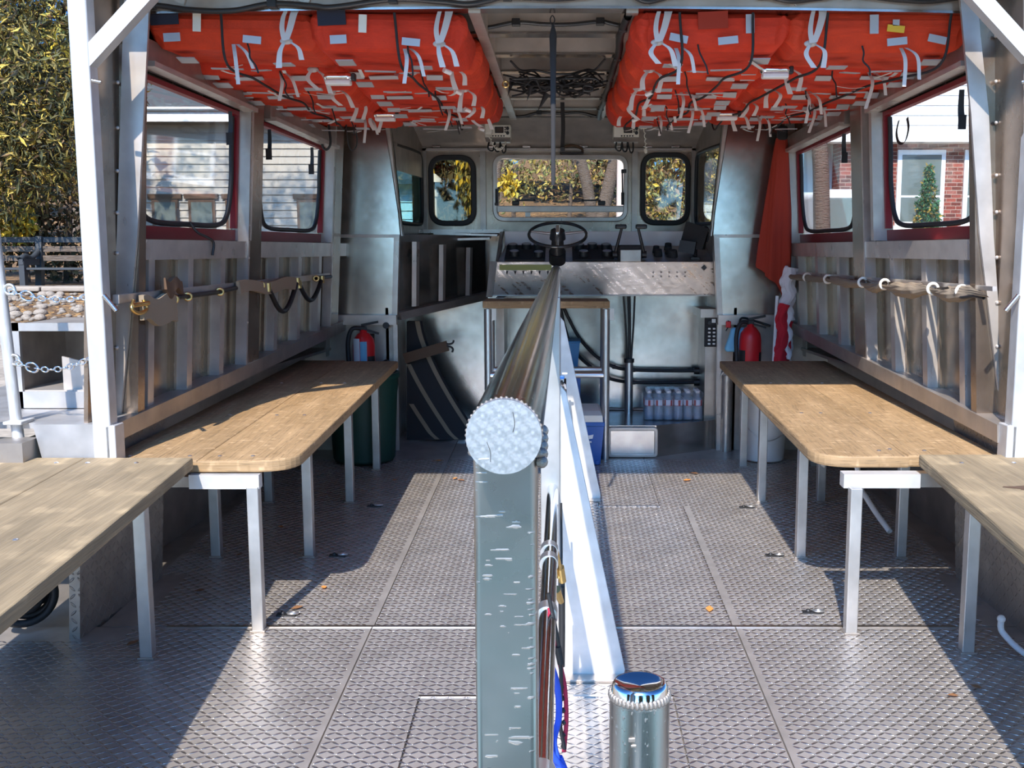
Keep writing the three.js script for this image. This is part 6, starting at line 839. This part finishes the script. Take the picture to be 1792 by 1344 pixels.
/* house on the left */
function lap(t, x0, x1, y0, y1, D, m, h = 0.13) { const g = []; for (let y = y0; y < y1 - 0.01; y += h) g.push(hex([P(x0, y, D - 0.028), P(x1, y, D - 0.028), P(x1, Math.min(y + h, y1), D - 0.006), P(x0, Math.min(y + h, y1), D - 0.006), P(x0, y, D + 0.02), P(x1, y, D + 0.02), P(x1, Math.min(y + h, y1), D + 0.02), P(x0, Math.min(y + h, y1), D + 0.02)])); g.forEach((q) => part(t, 'siding_board', q, m)); }
{
  const D = 18, t = thing('house', 'pale house with lap siding, white eaves and brown windows left of the boat', 'house', P(-5.6, 0.5, D + 2)); part(t, 'wall', box(-7.9, -3.75, 0.4, 3.45, D, D + 4), M.siding); lap(t, -7.9, -3.75, 0.5, 3.4, D, M.siding);
  part(t, 'fascia', box(-8.2, -3.5, 3.38, 3.62, D - 0.35, D - 0.31), M.trimWhite); const rf = part(t, 'roof', hex([P(-8.25, 3.55, D - 0.4), P(-3.45, 3.55, D - 0.4), P(-3.9, 5.3, D + 2), P(-7.8, 5.3, D + 2), P(-8.25, 3.50, D + 4.4), P(-3.45, 3.50, D + 4.4), P(-3.9, 5.25, D + 2.1), P(-7.8, 5.25, D + 2.1)]), M.roofDark);
  for (const x of [-7.05, -6.42, -5.78, -4.55]) { const w = part(t, 'window', box(x, x + 0.46, 1.05, 2.12, D - 0.05, D - 0.01), M.brownWin); part(w, 'pane', box(x + 0.05, x + 0.41, 1.1, 2.06, D - 0.055, D - 0.045), M.winDark); part(w, 'trim', box(x - 0.06, x + 0.52, 2.12, 2.2, D - 0.07, D), M.brown); }
  part(t, 'corner_board', box(-3.87, -3.73, 0.5, 3.4, D - 0.05, D), M.trimWhite); part(t, 'chimney', box(-6.1, -5.6, 4.4, 6.0, D + 1.6, D + 2.1), M.brick);
  const u = thing('shed', 'low pale green clapboard annex with a dark roof beside the house', 'shed', P(-2.9, 0.5, D)); part(u, 'wall', box(-3.4, -2.36, 0.4, 2.45, D - 0.5, D + 1.5), M.sidingTeal); lap(u, -3.4, -2.36, 0.5, 2.42, D - 0.5, M.sidingTeal, 0.14); part(u, 'roof', hex([P(-3.55, 2.40, D - 0.8), P(-2.28, 2.40, D - 0.8), P(-2.28, 3.3, D + 0.8), P(-3.55, 3.3, D + 0.8), P(-3.55, 2.32, D - 0.8), P(-2.28, 2.32, D - 0.8), P(-2.28, 3.2, D + 0.9), P(-3.55, 3.2, D + 0.9)]), M.roofDark);
}
{ const x = -2.92, D = 24, t = thing('lamp_post', 'white street lamp post with a globe lantern seen through the left windscreen', 'lamp post', P(x, 0.5, D)); part(t, 'post', rod(P(x, 0.6, D), P(x, 2.62, D), 0.085, 0.065, 16), M.white); part(t, 'collar', rod(P(x, 2.46, D), P(x, 2.55, D), 0.10, 0.10, 16), M.white); part(t, 'lantern', lathe([[0.06, 2.62], [0.15, 2.72], [0.16, 2.80]], x, 0, D, 16), M.black); part(t, 'hood', lathe([[0.19, 2.78], [0.17, 2.86], [0.07, 2.95], [0.0001, 3.0]], x, 0, D, 16), M.white); part(t, 'finial', rod(P(x, 2.98, D), P(x, 3.08, D), 0.025, 0.008), M.yellow);
  const b = thing('green_dome', 'dark green domed shrub cover at the foot of the lamp post', 'shrub', P(x, 1.2, 23.4)); part(b, 'dome', flat(new THREE.SphereGeometry(0.36, 20, 12, 0, 6.29, 0, 1.57).scale(1, 0.6, 1).translate(x + 0.2, 1.55, -23.4)), M.green); part(b, 'stem', rod(P(x + 0.2, 0.6, 23.4), P(x + 0.2, 1.56, 23.4), 0.2, 0.3, 14), M.green); }
{ const t = thing('utility_pole', 'pale pinkish concrete pole at the right edge of the centre windscreen', 'pole', P(1.0, 0.5, 15)); part(t, 'shaft', rod(P(0.86, 0.6, 15), P(0.88, 5.5, 15), 0.075, 0.06, 16), std({ color: lin(0.68, 0.56, 0.50), roughness: 0.9 })); part(t, 'base', rod(P(0.86, 0.45, 15), P(0.86, 0.8, 15), 0.14, 0.12, 16), M.stone); }
/* brick building on the right */
{
  const D = 22, t = thing('brick_building', 'red brick building with white trimmed windows and white upper storey on the right', 'building', P(9, 0.5, D + 3)); part(t, 'wall', box(5.85, 14, 0.4, 3.55, D, D + 6), M.brick);
  part(t, 'white_storey', box(4.9, 14.2, 3.55, 9, D - 0.25, D + 6), M.trimWhite); lap(t, 4.9, 14.2, 3.6, 6.4, D - 0.25, M.trimWhite, 0.2); part(t, 'cornice', box(4.8, 14.3, 3.45, 3.6, D - 0.4, D), M.trimWhite);
  for (const x of [7.05, 8.45, 9.9]) { const w = part(t, 'window', box(x, x + 1.0, 1.75, 3.32, D - 0.05, D + 0.02), M.trimWhite); part(w, 'pane', box(x + 0.09, x + 0.91, 1.84, 3.22, D - 0.06, D - 0.04), M.winDark); part(w, 'sill', box(x - 0.06, x + 1.06, 1.66, 1.75, D - 0.12, D), M.trimWhite); part(w, 'glazing_bar', box(x + 0.09, x + 0.91, 2.34, 2.38, D - 0.065, D - 0.05), M.trimWhite); }
  const w2 = part(t, 'window', box(7.2, 8.5, 4.75, 5.6, D - 0.3, D - 0.26), M.trimWhite); part(w2, 'pane', box(7.28, 8.42, 4.82, 5.52, D - 0.31, D - 0.29), std({ color: lin(0.42, 0.44, 0.5), roughness: 0.2 })); part(t, 'side_porch', box(4.95, 5.85, 0.4, 3.5, D + 0.6, D + 3), M.sidingTeal);
  const c = thing('small_conifer', 'small cone shaped green and gold conifer before a white trimmed window', 'tree', P(7.45, 0.5, D - 0.8)); part(c, 'trunk', rod(P(7.45, 0.5, D - 0.8), P(7.45, 1.6, D - 0.8), 0.07, 0.05), M.bark); foliage(c, 2600, [[7.45, 1.5, D - 0.8, 0.36, 0.3, 0.36], [7.45, 1.8, D - 0.8, 0.30, 0.3, 0.30], [7.45, 2.1, D - 0.8, 0.23, 0.3, 0.23], [7.45, 2.45, D - 0.8, 0.15, 0.3, 0.15], [7.45, 2.75, D - 0.8, 0.07, 0.2, 0.07]], 0.09, 0.035, [[0.03, 0.12, 0.05], [0.05, 0.17, 0.07], [0.03, 0.10, 0.04], [0.40, 0.26, 0.05]], 66, 0); part(c, 'planter', lathe([[0.0001, 0.5], [0.25, 0.5], [0.32, 0.95], [0.0001, 0.95]], 7.45, 0, D - 0.8, 20), M.white);
  const v = thing('reflection_van', 'white van shape standing in for pane reflections beyond the forward right window', 'van', P(4.9, 0.5, 19)); part(v, 'body', box(4.5, 5.7, 0.75, 2.3, 18.2, 19.8, 0.15), M.trimWhite); part(v, 'windscreen', box(4.62, 5.58, 1.55, 2.15, 18.17, 18.25, 0.05), M.winDark); for (const x of [4.62, 5.5]) part(v, 'wheel', rod(P(x - 0.08, 0.8, 18.4), P(x + 0.08, 0.8, 18.4), 0.28, 0.28, 24), M.rubber); part(v, 'bumper', box(4.52, 5.68, 0.78, 0.95, 18.12, 18.25, 0.04), M.black); part(v, 'grille', box(4.8, 5.4, 1.05, 1.3, 18.15, 18.22, 0.02), M.black);  // van shape stands in for pale reflections in the window pane
  tree('street_tree', 'dark street tree trunk before the forward right window', 3.15, 12.5, 0.5, [[[[3.18, 0.5, 12.5], [3.1, 2.2, 12.5], [2.95, 4.0, 12.6]], 0.11, 0.08]], [[3.0, 4.0, 12.6, 0.8, 0.7, 0.6], [2.95, 2.9, 12.8, 0.18, 0.3, 0.3]], 900, 0.14, 0.06, GY, 61, 0);
}
renderer.render(scene, camera);
